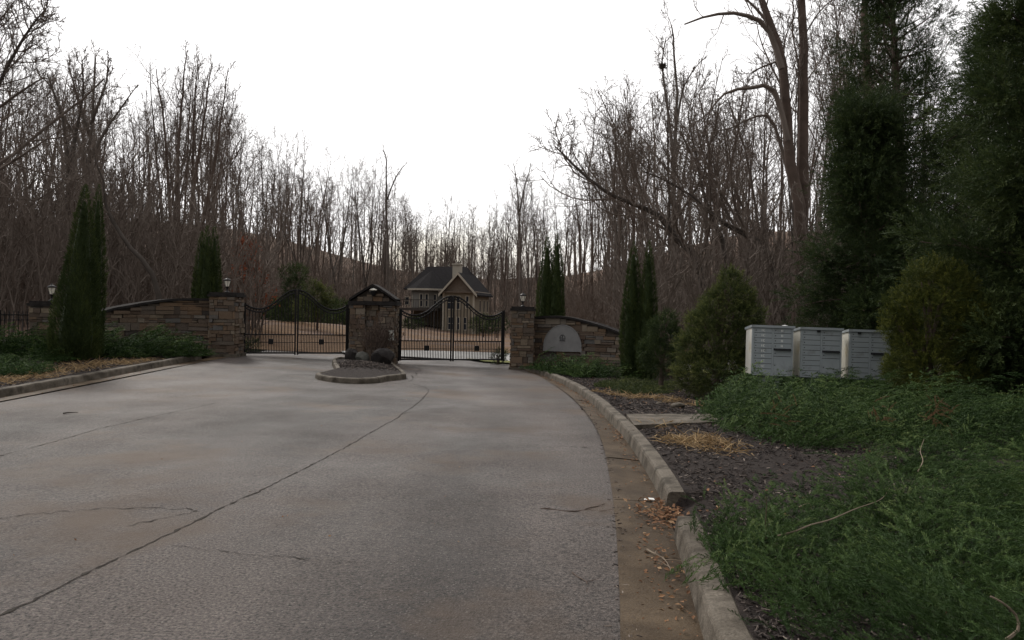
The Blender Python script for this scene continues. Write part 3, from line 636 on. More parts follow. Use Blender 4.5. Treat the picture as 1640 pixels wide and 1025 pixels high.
# ------------------------------------------------------------------ cluster mailboxes
def mailbox(pxl, pyt, Y, label, numbers, latch):
    p = at(pxl, pyt, Y); w_, h_, d_ = 0.735, 0.90, 0.46
    t = thing('cluster_mailbox', label, 'mailbox', (p.x + w_ / 2, Y + d_ / 2, p.z - h_), 0.0, 'cluster mailboxes in the juniper')
    t.rotation_euler = (R(-2.2), R(0.9), R(-2.5))
    x0, x1, y0, y1 = -w_ / 2, w_ / 2, -d_ / 2, d_ / 2
    c_ = Geo(); c_.bbox((x0, y0 + 0.012, 0.0), (x1, y1, h_ - 0.03)); c_.obj('cabinet', M['box'], t)
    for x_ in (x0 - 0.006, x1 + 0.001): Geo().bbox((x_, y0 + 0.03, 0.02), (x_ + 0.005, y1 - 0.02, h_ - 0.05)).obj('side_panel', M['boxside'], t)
    l_ = Geo(); n = [(y0 - 0.035, h_ - 0.032), (y0 - 0.035, h_ + 0.012), (y1 + 0.02, h_ - 0.028), (y1 + 0.02, h_ - 0.07)]
    V = [(x0 - 0.025, y, z) for y, z in n] + [(x1 + 0.025, y, z) for y, z in n]
    l_.add(V, [np.array([(0, 1, 2, 3), (7, 6, 5, 4), (0, 4, 5, 1), (1, 5, 6, 2), (2, 6, 7, 3), (3, 7, 4, 0)])]); l_.obj('lid', M['box'], t)
    ped = Geo(); ped.bbox((-0.16, -0.13, -0.75), (0.16, 0.13, -0.001)); ped.obj('pedestal', M['box'], t)
    fr = Geo(); fx = [x0, x0 + 0.035, -0.012, 0.018, x1 - 0.03, x1]
    for a_, b_ in ((fx[0], fx[1]), (fx[2], fx[3]), (fx[4], fx[5])): fr.bbox((a_, y0 - 0.012, 0.0), (b_, y0 + 0.010, h_ - 0.034))
    fr.bbox((fx[1], y0 - 0.012, 0.0), (fx[2], y0 + 0.010, 0.028)); fr.bbox((fx[3], y0 - 0.012, 0.0), (fx[4], y0 + 0.010, 0.028))
    fr.obj('front_frame', M['box'], t)
    back = Geo(); back.bbox((fx[1], y0 + 0.008, 0.028), (fx[4], y0 + 0.011, h_ - 0.034)); back.obj('door_recess', M['dark'], t)
    H_ = h_ - 0.034 - 0.028
    def door(xa_, xb_, za, zb_, kind='door'):
        e = 0.004; d = Geo(); d.bbox((xa_ + e, y0 - 0.008, za + e), (xb_ - e, y0 + 0.006, zb_ - e)); dd = d.obj(kind, M['box'], t)
        lk = Geo(); lk.tube([(xa_ + 0.03, y0 - 0.0085, (za + zb_) / 2), (xa_ + 0.03, y0 - 0.014, (za + zb_) / 2)], 0.009, 8); lk.obj('lock', M['dark'], dd)
        return dd
    nr = 9; rh = H_ / nr
    for k in range(nr):
        za = 0.028 + k * rh; dd = door(fx[1], fx[2], za, za + rh)
        if numbers and k > 0:
            q = Geo(); xm = (fx[1] + fx[2]) / 2
            for dx in (-0.028, 0.0): q.bbox((xm + dx, y0 - 0.011, za + 0.028), (xm + dx + 0.010, y0 - 0.0085, za + 0.068))
            q.bbox((xm + 0.012, y0 - 0.011, za + 0.028), (xm + 0.034, y0 - 0.0085, za + 0.034)); q.bbox((xm + 0.012, y0 - 0.011, za + 0.062), (xm + 0.034, y0 - 0.0085, za + 0.068))
            q.obj('number', M['white'], dd)
    for k in range(4):
        zb_ = 0.028 + H_ - k * rh; dd = door(fx[3], fx[4], zb_ - rh, zb_)
        if numbers:
            q = Geo(); xm = (fx[3] + fx[4]) / 2
            for dx in (-0.028, -0.006): q.bbox((xm + dx, y0 - 0.011, zb_ - rh + 0.028), (xm + dx + 0.010, y0 - 0.0085, zb_ - rh + 0.068))
            q.obj('number', M['white'], dd)
    zs = 0.028 + H_ - 4 * rh
    sl_ = door(fx[3], fx[4], zs - 0.14, zs - 0.028, 'outgoing_slot')
    hd = Geo(); V = [(x_, y, z) for x_ in (fx[3] + 0.01, fx[4] - 0.01) for y, z in ((y0 - 0.008, zs - 0.004), (y0 - 0.055, zs - 0.022), (y0 - 0.055, zs - 0.03), (y0 - 0.008, zs - 0.028))]
    hd.add(V, [np.array([(0, 1, 2, 3), (7, 6, 5, 4), (0, 4, 5, 1), (1, 5, 6, 2), (2, 6, 7, 3), (3, 7, 4, 0)])]); hd.obj('slot_hood', M['dark'], t)
    door(fx[3], fx[4], 0.028, zs - 0.14, 'parcel_door')
    if latch is not None: Geo().bbox((latch - 0.025, y0 - 0.04, h_ - 0.075), (latch + 0.03, y0 - 0.0125, h_ - 0.036)).obj('latch', M['dark'], t)
    return t
YM = 15.0
m1 = mailbox(1206, 522.5, YM, 'leftmost grey cluster mailbox with white door numbers, beside the tall cone shaped shrub', True, None)
mailbox(1284, 526.0, YM + 0.03, 'middle cluster mailbox of the grey row, with a dark latch near its lid centre', False, -0.06)
mailbox(1362, 529.5, YM + 0.06, 'rightmost grey cluster mailbox, partly hidden by the golden green shrub', False, -0.2)
p = at(1257, 520, YM + 0.2); t = thing('vent_cap', 'small white round cap on top of the leftmost mailbox', 'cap', (p.x, YM + 0.2, m1.location.z + 0.885))
Geo().lathe([(0.055, 0), (0.07, 0.012), (0.05, 0.035), (0.012, 0.045)], sides=14).obj('dome', M['white'], t, True)
Geo().lathe([(0.04, -0.02), (0.04, 0.002)], sides=12).obj('neck', M['box'], t)

# ------------------------------------------------------------------ island with kerb, mulch, rocks
ic = gp(566, 601); isl = []
fpts = [gp(*q) for q in [(508, 609), (532, 613), (565, 615), (600, 614), (624, 610)]]
loop = [(p.x, p.y) for p in fpts] + [(fpts[-1].x + 0.2, fpts[-1].y + 0.6), (fpts[-1].x + 0.2, fpts[-1].y + 1.4), (xb0 - 0.02, Ym - 0.3), (xb0 - 0.1, Ym + 0.1), (xa0 + 0.1, Ym + 0.1), (xa0 - 0.35, Ym - 0.7), (fpts[0].x + 0.05, fpts[0].y + 1.6), (fpts[0].x - 0.2, fpts[0].y + 0.7)]
lp = spline([(x, y, 0) for x, y in loop + [loop[0]]], 0.12); lp = fix(lp)
kerb_run(lp[::-1], 0.14, 0.13, 'kerb', 1, 2.2)
cxy = lp[:, :2].mean(0); rings = []
for k in np.linspace(0, 1, 14):
    q = cxy + (lp[:, :2] - cxy) * (1 - k) * 0.95
    rings.append([(x, y, gz(x, y) + 0.09 + 0.11 * math.sin(k * math.pi / 2)) for x, y in q])
struct(Geo().grid(rings).obj('mulch_bed', M['soil'], smooth=True))
def isl_z(x, y):
    return gz(x, y) + 0.09 + 0.1 * max(0, 1 - math.hypot(x - cxy[0], y - cxy[1]) / 1.6)

def blob(name, label, cat, loc, size, m_, seed, group=None, flat=0.35):
    r_ = np.random.default_rng(seed); n, k = 22, 34
    th = np.linspace(0, math.pi, n)[:, None]; ph = np.linspace(0, 2 * math.pi, k)[None]
    D = np.stack([np.sin(th) * np.cos(ph), np.sin(th) * np.sin(ph), np.cos(th) + 0 * ph], -1)
    rr = np.ones((n, k))
    for _ in range(9):                               # facets: cut the ball by random planes
        v = r_.normal(size=3); v /= np.linalg.norm(v); c_ = r_.uniform(0.62, 0.9); dt = D @ v
        rr = np.minimum(rr, np.where(dt > 0.05, c_ / np.maximum(dt, 0.05), 9))
    rr = rr * (1 + 0.03 * np.sin(D[..., 0] * 9 + seed) * np.cos(D[..., 1] * 11))
    P_ = D * rr[..., None] * np.array(size) + np.array([0, 0, size[2] * flat])
    o = Geo().grid(P_).obj(name, m_, smooth=False, loc=loc); return tag(o, label, cat, group)
p = gp(561, 584); blob('boulder', 'dark angular boulder at the left end of the island bed', 'boulder', (p.x, p.y + 0.3, isl_z(p.x, p.y) + 0.02), (0.22, 0.24, 0.28), M['rockdark'], 3)
p = gp(577, 585); blob('boulder', 'pale greenish boulder beside the dark one on the island bed', 'boulder', (p.x, p.y + 0.25, isl_z(p.x, p.y) + 0.02), (0.22, 0.18, 0.2), M['rock'], 8)
p = gp(612, 590); blob('boulder', 'big black rounded boulder at the right end of the island bed', 'boulder', (p.x, p.y + 0.15, isl_z(p.x, p.y) + 0.0), (0.36, 0.32, 0.34), M['rockdark'], 5)
for i, (px, py, s_) in enumerate(((1086, 652, 0.13), (1055, 645, 0.07), (1012, 690, 0.05))):
    p = gp(px, py, 0.13); blob('stone', ('largest pale stone lying in the right mulch bed', 'small pale stone in the right mulch bed behind the concrete step', 'tiny pale stone next to the concrete step by the kerb')[i], 'stone', (p.x, p.y, bed_right(p.x, p.y)), (s_, s_ * 0.8, s_ * 0.5), M['kerb'], 20 + i)

# ------------------------------------------------------------------ house beyond the gates
YH = 105.0; hp = at(735, 535, YH); hg = gz(hp.x, YH) - 0.3
house = thing('house', 'two storey beige house with dark hip roof, chimney and deck behind the right gate', 'house', (hp.x, YH, hg), R(-9))
K = F / YH
hx = lambda px: (px - 735) / K
hz = lambda py: (535 - py) / K + hp.z - hg
def hpart(ge, name, m_, parent=None): return ge.obj(name, m_, parent or house)
def hip(ge, x0, x1, y0, y1, ze, rx0, rx1, ry, zr, th=0.12):
    V = [(x0, y0, ze), (x1, y0, ze), (x1, y1, ze), (x0, y1, ze), (rx0, ry, zr), (rx1, ry, zr), (x0, y0, ze - th), (x1, y0, ze - th), (x1, y1, ze - th), (x0, y1, ze - th)]
    for f in ((0, 1, 5, 4), (2, 3, 4, 5), (6, 9, 8, 7), (0, 6, 7, 1), (1, 7, 8, 2), (2, 8, 9, 3), (3, 9, 6, 0)): pass
    ge.add(V, [np.array([(0, 1, 5, 4), (2, 3, 4, 5), (6, 9, 8, 7), (0, 6, 7, 1), (1, 7, 8, 2), (2, 8, 9, 3), (3, 9, 6, 0)]), np.array([(1, 2, 5), (3, 0, 4)])])
ZB = 0.0; Ze = hz(465); Zd = hz(494)
wl = Geo(); wl.bbox((hx(655), 1.2, -1.5), (hx(750), 9.5, Ze)); hpart(wl, 'wall', M['siding'])
rf = Geo(); hip(rf, hx(640), hx(756), 0.5, 10.2, Ze + 0.15, hx(664), hx(732), 5.2, hz(424)); roof = hpart(rf, 'roof', M['shingle'])
# bay with its own roof and the deck
bay = Geo(); bp = [(hx(652), 1.2), (hx(656), -0.2), (hx(671), -1.2), (hx(689), -1.2), (hx(704), -0.2), (hx(708), 1.2)]
def extr(ge, poly, z0, z1):
    n = len(poly); V = [(x, y, z0) for x, y in poly] + [(x, y, z1) for x, y in poly]; i = np.arange(n); k = (i + 1) % n
    ge.add(V, [np.stack([i, k, k + n, i + n], -1), i[::-1][None], (i + n)[None]])
extr(bay, bp, Zd, Ze + 0.1); hpart(bay, 'bay', M['sidinggrey'])
br = Geo(); cxb = sum(x for x, _ in bp) / 6; ep = [(cxb + (x - cxb) * 1.22, 1.2 + (y - 1.2) * 1.3) for x, y in bp]
V = [(x, y, Ze + 0.16) for x, y in ep] + [(cxb, 2.6, hz(432))]
br.add(V, [np.array([(i, i + 1, 6) for i in range(5)] + [(5, 0, 6)])]); hpart(br, 'bay_roof', M['shingle'])
fa = Geo()
for i in range(5):
    a_, b_ = ep[i], ep[i + 1]; fa.add([(a_[0], a_[1], Ze - 0.08), (b_[0], b_[1], Ze - 0.08), (b_[0], b_[1], Ze + 0.155), (a_[0], a_[1], Ze + 0.155)], [np.array([(0, 1, 2, 3)])])
hpart(fa, 'fascia', M['trim'])
dk = Geo(); dk.bbox((hx(632), -3.4, Zd - 0.35), (hx(708), 1.19, Zd - 0.02)); deck = hpart(dk, 'deck', M['deck'])
rl = Geo(); rl.bbox((hx(632), -3.4, Zd + 0.95), (hx(708), -3.3, Zd + 1.03))
for x_ in np.arange(hx(632), hx(708), 0.22): rl.box((x_ + 0.03, -3.35, Zd + 0.48), (0.05, 0.05, 0.95))
hpart(rl, 'railing', M['deck'], deck)
for px in (634, 668, 704): Geo().box((hx(px), -3.1, (Zd - 0.37 - 1.5) / 2), (0.2, 0.2, Zd - 0.37 + 1.5)).obj('deck_post', M['deck'], house)
# gabled wing on the right
gw = Geo(); gx0, gx1, gy0, gy1 = hx(717), hx(767), -3.0, 7.0; zg = hz(468); zp = hz(440)
gw.bbox((gx0, gy0, -1.5), (gx1, gy1, zg)); hpart(gw, 'wing_wall', M['siding'])
gt = Geo(); xm = (gx0 + gx1) / 2; gt.prism([(gx0 - 0.15, zg + 0.003), (gx1 + 0.15, zg + 0.003), (xm, zp - 0.15)], gy0 - 0.02, gy1); hpart(gt, 'gable', M['shake'])
gr = Geo(); e = 0.45; sl_ = (zp - zg) / (gx1 - xm)
for sx in (-1, 1):
    xe = xm + sx * (gx1 - xm + e); zee = zp - sl_ * (gx1 - xm + e)
    V = [(xm, gy0 - 0.6, zp), (xe, gy0 - 0.6, zee), (xe, gy1 + 0.3, zee), (xm, gy1 + 0.3, zp)]; V += [(x, y, z + 0.16) for x, y, z in V]
    gr.add(V, [np.array([(0, 1, 2, 3), (7, 6, 5, 4), (0, 4, 5, 1), (1, 5, 6, 2), (2, 6, 7, 3), (3, 7, 4, 0)])])
hpart(gr, 'wing_roof', M['shingle'])
for sx in (-1, 1):
    xe = xm + sx * (gx1 - xm + e); zee = zp - sl_ * (gx1 - xm + e); b2 = Geo()
    V = [(xm, gy0 - 0.66, zp - 0.16), (xe, gy0 - 0.66, zee - 0.16), (xe, gy0 - 0.66, zee + 0.17), (xm, gy0 - 0.66, zp + 0.17)]; V += [(x, y + 0.055, z) for x, y, z in V]
    b2.add(V, [np.array([(0, 1, 2, 3), (7, 6, 5, 4), (0, 4, 5, 1), (1, 5, 6, 2), (2, 6, 7, 3), (3, 7, 4, 0)])]); hpart(b2, 'bargeboard', M['trim'])
b2 = Geo(); b2.bbox((gx0 - 0.5, gy0 - 0.45, zg - 0.12), (gx1 + 0.5, gy0 - 0.03, zg + 0.0)); hpart(b2, 'skirt_roof', M['shake'])
for x_ in (gx0 + 0.08, gx1 - 0.08): Geo().bbox((x_ - 0.12, gy0 - 0.04, -1.5), (x_ + 0.12, gy0 - 0.003, zg - 0.13)).obj('corner_board', M['trim'], house)
ch = Geo(); ch.bbox((hx(718), 1.6, Ze + 0.6), (hx(731), 2.7, hz(423))); chim = hpart(ch, 'chimney', M['trim'], roof)
Geo().bbox((hx(717), 1.45, hz(423) + 0.003), (hx(732), 2.85, hz(423) + 0.15)).obj('chimney_cap', M['trim'], chim)
def win(x0, x1, z0, z1, y, tr=0.09):
    f = Geo(); f.bbox((x0, y - 0.05, z0), (x0 + tr, y, z1)).bbox((x1 - tr, y - 0.05, z0), (x1, y, z1)).bbox((x0 + tr, y - 0.05, z0), (x1 - tr, y, z0 + tr)).bbox((x0 + tr, y - 0.05, z1 - tr), (x1 - tr, y, z1)); xm_ = (x0 + x1) / 2; f.bbox((x0 + tr, y - 0.045, (z0 + z1) / 2 - 0.03), (x1 - tr, y - 0.005, (z0 + z1) / 2 + 0.03))
    fo = f.obj('window', M['trim'], house); Geo().bbox((x0 + tr, y - 0.02, z0 + tr), (x1 - tr, y - 0.01, z1 - tr)).obj('pane', M['pane'], fo)
for a_, b_, c_, d_ in ((716, 728, 496, 474), (730, 737, 496, 474), (745, 751, 494, 474), (717, 728, 528, 507), (731, 737, 528, 507), (742, 748, 528, 507)):
    win(hx(a_ + 8), hx(b_ + 8), hz(c_), hz(d_), gy0 - 0.002)
for a_, b_ in ((658, 664), (673, 679), (682, 688)): win(hx(a_), hx(b_), Zd + 0.1, Ze - 0.5, -1.202 if a_ > 670 else -0.35)
win(hx(694), hx(700), Zd + 0.1, Ze - 0.5, -0.75); win(hx(640), hx(648), hz(490), hz(476), 1.19)
for y_ in (0.0, 2.6, 5.0):
    f = Geo(); f.bbox((gx1 + 0.002, y_, hz(500)), (gx1 + 0.05, y_ + 0.9, hz(480))); fo = f.obj('window', M['trim'], house)
    Geo().bbox((gx1 + 0.052, y_ + 0.09, hz(500) + 0.09), (gx1 + 0.06, y_ + 0.81, hz(480) - 0.09)).obj('pane', M['pane'], fo)

# ------------------------------------------------------------------ bare trees
def polyline(p, d, L, n, wander, up, rs):
    P = [np.array(p, float)]; d = np.array(d, float); d /= np.linalg.norm(d)
    for _ in range(n):
        d = d + rs.normal(0, wander, 3); d[2] += up; d /= np.linalg.norm(d); P.append(P[-1] + d * L / n)
    return np.array(P)
def perp(d, ang, az):
    d = d / np.linalg.norm(d); a = np.cross(d, [0, 0, 1.0] if abs(d[2]) < 0.9 else [1.0, 0, 0]); a /= np.linalg.norm(a); b = np.cross(d, a)
    return d * math.cos(ang) + (a * math.cos(az) + b * math.sin(az)) * math.sin(ang)
def grow_children(lines, P, rad, level, cfg, rs, t0, Lp):
    if level > cfg['levels']: return
    n = cfg['num'][level - 1]; nseg = (6, 5, 3, 2)[level - 1]; n = max(2, int(n * rs.uniform(0.75, 1.2)))
    az = rs.uniform(0, 6.28); seg = len(P) - 1
    for k in range(n):
        t = t0 + (1 - t0) * ((k + rs.uniform(0.1, 0.9)) / n); f_ = t * seg; i = min(int(f_), seg - 1); u = f_ - i
        p = P[i] * (1 - u) + P[i + 1] * u; d = P[i + 1] - P[i]; rr = rad[i] * (1 - u) + rad[i + 1] * u
        az += 2.4 + rs.normal(0, 0.4); ang = R(rs.uniform(*cfg['ang'][level - 1]))
        if level == 1: L = cfg['reach'] * Lp * (1.15 - 0.85 * (t - t0) / (1 - t0 + 1e-6)) * rs.uniform(0.6, 1.2)
        else: L = Lp * cfg['ratio'][level - 1] * (1.1 - 0.55 * t) * rs.uniform(0.6, 1.25)
        r_ = max(min(rr * 0.5, 0.0105 * L ** 1.1 + 0.004), (0.026, 0.016, 0.0115, 0.009)[level - 1])
        Q = polyline(p, perp(d, ang, az), L, nseg, cfg['wander'] * (1, 1.1, 1.3, 1.4)[level - 1], cfg['up'][level - 1], rs)
        q = np.linspace(r_, max(r_ * 0.35, 0.007), nseg + 1)
        lines.setdefault(level, []).append((Q, q)); grow_children(lines, Q, q, level + 1, cfg, rs, 0.2, L)
def tubes(ge, items, sides):
    by = {}
    for P, q in items: by.setdefault(len(P), []).append((P, q))
    th = np.arange(sides) * 2 * math.pi / sides
    for n, L in by.items():
        P = np.array([a for a, _ in L]); q = np.array([b for _, b in L]); m_ = len(P)
        d = np.gradient(P, axis=1); d /= np.linalg.norm(d, axis=2)[..., None] + 1e-9
        ref = np.where(np.abs(d[..., 2:3]) < 0.85, np.array([0, 0, 1.0]), np.array([1.0, 0, 0]))
        a = np.cross(d, ref); a /= np.linalg.norm(a, axis=2)[..., None] + 1e-9; b = np.cross(d, a)
        V = P[:, :, None] + q[:, :, None, None] * (np.cos(th)[:, None] * a[:, :, None] + np.sin(th)[:, None] * b[:, :, None])
        i = np.arange(n - 1)[:, None] * sides; j = np.arange(sides)[None]; k = (j + 1) % sides
        f = np.stack([i + j, i + k, i + sides + k, i + sides + j], -1).reshape(-1, 4)
        ge.add(V.reshape(-1, 3), [(f[None] + (np.arange(m_) * n * sides)[:, None, None]).reshape(-1, 4)])
CFG = dict(levels=4, num=(13, 6, 5, 4), ang=((22, 50), (28, 55), (30, 60), (30, 65)), ratio=(0, 0.5, 0.5, 0.5), reach=0.36, wander=0.12, up=(0.12, 0.08, 0.05, 0.03), t0=0.38)
def tree_geos(trunks, cfg, seed, extra=()):
    """trunks: list of (points, radii); returns trunk and crown meshes"""
    rs = np.random.default_rng(seed); lines = {}; tg = Geo()
    for P, q in trunks:
        P = np.array(P, float); tg.tube(P, q, 9); L = np.linalg.norm(np.diff(P, axis=0), axis=1).sum()
        grow_children(lines, P, q, 1, cfg, rs, cfg['t0'], L)
    for P, q, L in extra:
        lines.setdefault(1, []).append((P, q)); grow_children(lines, P, q, 2, cfg, rs, 0.15, L)
    cg = Geo(); cg.n = 0
    for lv, items in lines.items(): tubes(cg, items, (6, 4, 3, 3)[lv - 1])
    return tg, cg
def straight(H, r, seed, lean=0.03, wob=0.012, n=14, fork=0):
    rs = np.random.default_rng(seed); P = polyline((0, 0, -0.4), (rs.normal(0, lean), rs.normal(0, lean), 1), H + 0.4, n, wob * 2, 0.02, rs)
    q = r * (1 - np.linspace(0, 1, n + 1) ** 0.9 * 0.93); q[0] *= 1.35; q[1] *= 1.05
    out_ = [(P, q)]
    for k in range(fork):
        i = int(n * rs.uniform(0.18, 0.5)); d = perp(P[i + 1] - P[i], R(rs.uniform(10, 22)), rs.uniform(0, 6.28))
        Q = polyline(P[i], d, (H - P[i][2]) * rs.uniform(0.85, 1.0), 10, wob * 2.5, 0.03, rs); out_.append((Q, np.linspace(q[i] * 0.72, 0.02, 11)))
    return out_
VAR = []
specs = [dict(fork=0, t0=0.45, reach=0.24), dict(fork=1, t0=0.42, reach=0.27), dict(fork=2, t0=0.4, reach=0.26), dict(fork=0, t0=0.5, reach=0.30),
         dict(fork=1, t0=0.5, reach=0.22), dict(fork=0, t0=0.35, reach=0.33), dict(fork=3, t0=0.45, reach=0.22), dict(fork=0, t0=0.55, reach=0.26),
         dict(fork=1, t0=0.3, reach=0.36), dict(fork=2, t0=0.5, reach=0.24)]
barks = ['bark', 'bark2', 'bark3', 'bark', 'bark2', 'bark', 'bark3', 'bark2', 'bark', 'bark2']
def tree_thing(name, label, tg, cg, loc, bark, group=None, cat='tree'):
    t = thing(name, label, cat, loc, 0, group)
    tg.obj('trunk', M[bark], t, True); cg.obj('crown', M['twig'], t); return t
for i, s in enumerate(specs):
    cfg = dict(CFG, t0=s['t0'], reach=s['reach'])
    tr = straight(20, 0.15 + 0.015 * (i % 3), 100 + i, fork=s['fork'])
    if s['fork']: cfg['num'] = (10 if s['fork'] == 1 else 8, 6, 4, 3)
    VAR.append(tree_geos(tr, cfg, 200 + i))

sk = np.array([(-80, -60), (0, -20), (45, 60), (100, 95), (150, 85), (190, 120), (230, 165), (265, 105), (300, 78), (345, 95), (380, 160), (410, 190), (450, 215), (490, 205), (540, 245), (575, 262), (610, 240), (650, 285), (680, 325), (720, 318), (760, 318), (800, 318), (835, 262), (870, 300), (900, 285), (935, 225), (965, 190), (1000, 150), (1040, 110), (1075, 45), (1110, 110), (1160, 130), (1200, 110), (1250, 40), (1300, -40), (1750, -120)])
ymn = np.array([(-80, 44), (60, 52), (200, 56), (380, 60), (450, 66), (560, 84), (630, 120), (800, 122), (860, 90), (950, 66), (1100, 56), (1400, 48), (1750, 40)])
used_var = {}
def place_tree(v, loc, H, rz, name, label, group, stretch=1.0):
    tg, cg = VAR[v]; k = H / 20.0
    if v not in used_var:
        t = thing(name, label, 'tree', loc, rz, group); a_ = tg.obj('trunk', M[barks[v]], t, True); b_ = cg.obj('crown', M['twig'], t)
        used_var[v] = (a_.data, b_.data)
    else:
        t = thing(name, label, 'tree', loc, rz, group)
        for nm, me in zip(('trunk', 'crown'), used_var[v]):
            o = bpy.data.objects.new(nm, me); COL.objects.link(o); o.parent = t
    t.scale = (k * stretch, k * stretch, k); return t
ZONES = [(-999, 250, 'bare grey trunked tree in the woods above the left wing wall', 'bare trees on the left slope'),
         (250, 440, 'bare tree in the tall woods behind the left gate pillar', 'bare trees behind the left pillar'),
         (440, 640, 'bare tree in the woods beyond the left iron gate', 'bare trees beyond the left gate'),
         (640, 800, 'bare tree on the low hill behind the house', 'bare trees behind the house'),
         (800, 1000, 'bare tree in the woods behind the half round plaque wall', 'bare trees behind the plaque wall'),
         (1000, 1300, 'bare tree in the woods behind the tall cone shaped shrub', 'bare trees behind the cone shrub'),
         (1300, 9999, 'bare tree in the woods behind the mailboxes and dark cedars', 'bare trees behind the mailboxes')]
rs = np.random.default_rng(5); placed = []
skx = list(range(-60, 1420, 30)); NT = 185
for i in range(NT):
    front = i < len(skx)
    px = skx[i] + rs.uniform(-10, 10) if front else rs.uniform(-120, 1500)
    ym = float(np.interp(px, ymn[:, 0], ymn[:, 1])); top = float(np.interp(px, sk[:, 0], sk[:, 1]))
    for tries in range(30):
        Y = ym + (rs.uniform(0, 14) if front else rs.uniform(0, 1) ** 1.2 * 75)
        tp_ = top + (rs.uniform(-5, 25) if front else abs(rs.normal(0, 60)) + 20)
        p = at(px, tp_, Y); x = p.x
        if all((x - a) ** 2 + (Y - b) ** 2 > 2.6 for a, b in placed): break
    H = p.z - gz(x, Y); H = min(max(H, 9), 30 if front else 27)
    if not front and 900 < px < 1260 and i % 5 < 3: continue
    placed.append((x, Y)); z_ = next(q for q in ZONES if q[0] <= px < q[1])
    place_tree(int(rs.integers(0, 10)), (x, Y, gz(x, Y)), H, rs.uniform(0, 6.28), 'bare_tree', z_[2], z_[3], rs.uniform(0.85, 1.15) * min(1.25, max(0.9, 18 / H)))

# far woodland that reads as one mass
rs = np.random.default_rng(9); far = Geo(); lines = {}
for i in range(620):
    px = rs.uniform(-200, 1800); Y = rs.uniform(125, 215) if 420 < px < 960 else rs.uniform(85, 190)
    top = float(np.interp(px, sk[:, 0], sk[:, 1])); p = at(px, top + (400 - top) * rs.uniform(0.25, 1.0) if top < 330 else top + abs(rs.normal(0, 20)) + 8, Y); zz = gz(p.x, Y); H = min(max(p.z - zz, 8), 22)
    P_ = polyline((p.x, Y, zz - 0.3), (rs.normal(0, 0.04), rs.normal(0, 0.04), 1), H, 6, 0.03, 0.02, rs); q = np.linspace(0.18, 0.02, 7)
    lines.setdefault(0, []).append((P_, q)); cfg = dict(CFG, levels=3, num=(12, 5, 4), reach=0.3)
    grow_children(lines, P_, q, 1, cfg, rs, 0.3, H)
for lv, it in lines.items(): tubes(far, [(a, np.maximum(b, 0.017)) for a, b in it], (5, 3, 3, 3)[lv])
tag(far.obj('far_woodland', M['twig']), kind='stuff')
# brush of saplings under the trees
br = Geo(); lines = {}
for i in range(7000):
    px = rs.uniform(-150, 1750); ym = float(np.interp(px, ymn[:, 0], ymn[:, 1]))
    Y = (ym - 9 if not 430 < px < 900 else ym - 4) + rs.uniform(0, 1) ** 1.3 * 70
    if px > 1000 and rs.random() < 0.3: Y = rs.uniform(27, 45)
    if px < 420 and rs.random() < 0.3: Y = rs.uniform(30, 45)
    if i > 4600 and i % 2: px = rs.uniform(400, 1400); Y = rs.uniform(80, 185) if px < 930 else rs.uniform(55, 135)
    p = at(px, 500, Y); zz = gz(p.x, Y); H = rs.uniform(2, 7.5) * (1.25 if px < 330 else 1)
    if 625 < px < 800 and Y < 118: continue
    P_ = polyline((p.x, Y, zz - 0.2), (rs.normal(0, 0.12), rs.normal(0, 0.12), 1), H, 4, 0.07, 0.02, rs); q = np.linspace(0.010 + 0.0032 * H, 0.006, 5)
    lines.setdefault(0, []).append((P_, q)); cfg = dict(CFG, levels=2, num=(8, 5), reach=0.3)
    grow_children(lines, P_, q, 1, cfg, rs, 0.15, H)
for lv, it in lines.items(): tubes(br, it, (4, 3, 3)[lv])
tag(br.obj('underbrush', M['twig']), kind='stuff')

# trees one can point to, drawn from their own trunk lines
def px_trunk(pts, Y, r0_, r1_, bow=0.0, seed=0):
    """pts: (px, py[, Y]); the first point is the foot"""
    f = pts[0]; foot = at(f[0], f[1], f[2] if len(f) > 2 else Y); fz = gz(foot.x, foot.y)
    W = [np.array(at(q[0], q[1], q[2] if len(q) > 2 else Y)) for q in pts]
    W[0][2] = fz - 0.3 if f[1] >= 465 else W[0][2]
    S = spline(W, 0.9); S = S + np.random.default_rng(seed).normal(0, 0.03, S.shape) * np.linspace(0, 1, len(S))[:, None]
    return S, np.linspace(r0_, r1_, len(S))
def hero(label, stems, Y, seed, cfg=None, bark='bark', limbs=(), name='bare_tree'):
    f = stems[0][0][0]; o = np.array([f[0], f[1], gz(f[0], f[1])]); c_ = dict(CFG, **(cfg or {}))
    tg, cg = tree_geos([(P - o, q) for P, q in stems], c_, seed, [(P - o, q, np.linalg.norm(P[-1] - P[0])) for P, q in limbs])
    return tree_thing(name, label, tg, cg, tuple(o), bark)
T = px_trunk
hero('tall twin trunked tree rising out of frame behind the conical shrub and mailboxes', [T([(1282, 500), (1281, 400), (1280, 330), (1266, 260), (1258, 150), (1245, 70), (1215, -10), (1190, -90)], 33, 0.31, 0.10), T([(1286, 500), (1285, 360), (1287, 250), (1287, 120), (1284, 0), (1290, -120)], 33.3, 0.27, 0.13)], 33, 31,
     dict(t0=0.55, num=(9, 6, 5, 4), reach=0.2), 'bark2',
     [T([(1262, 225), (1240, 145), (1205, 140), (1160, 150), (1130, 185)], 32.5, 0.12, 0.03), T([(1252, 110), (1232, 50), (1200, 25), (1150, 22), (1095, 38)], 32, 0.13, 0.03), T([(1262, 205), (1248, 110), (1235, 102), (1205, 115)], 33.5, 0.08, 0.03), T([(1250, 70), (1225, 30), (1195, -5)], 34, 0.09, 0.04), T([(1268, 300), (1240, 200), (1215, 185), (1170, 205), (1125, 215)], 34, 0.08, 0.02)])
for l_ in (): pass
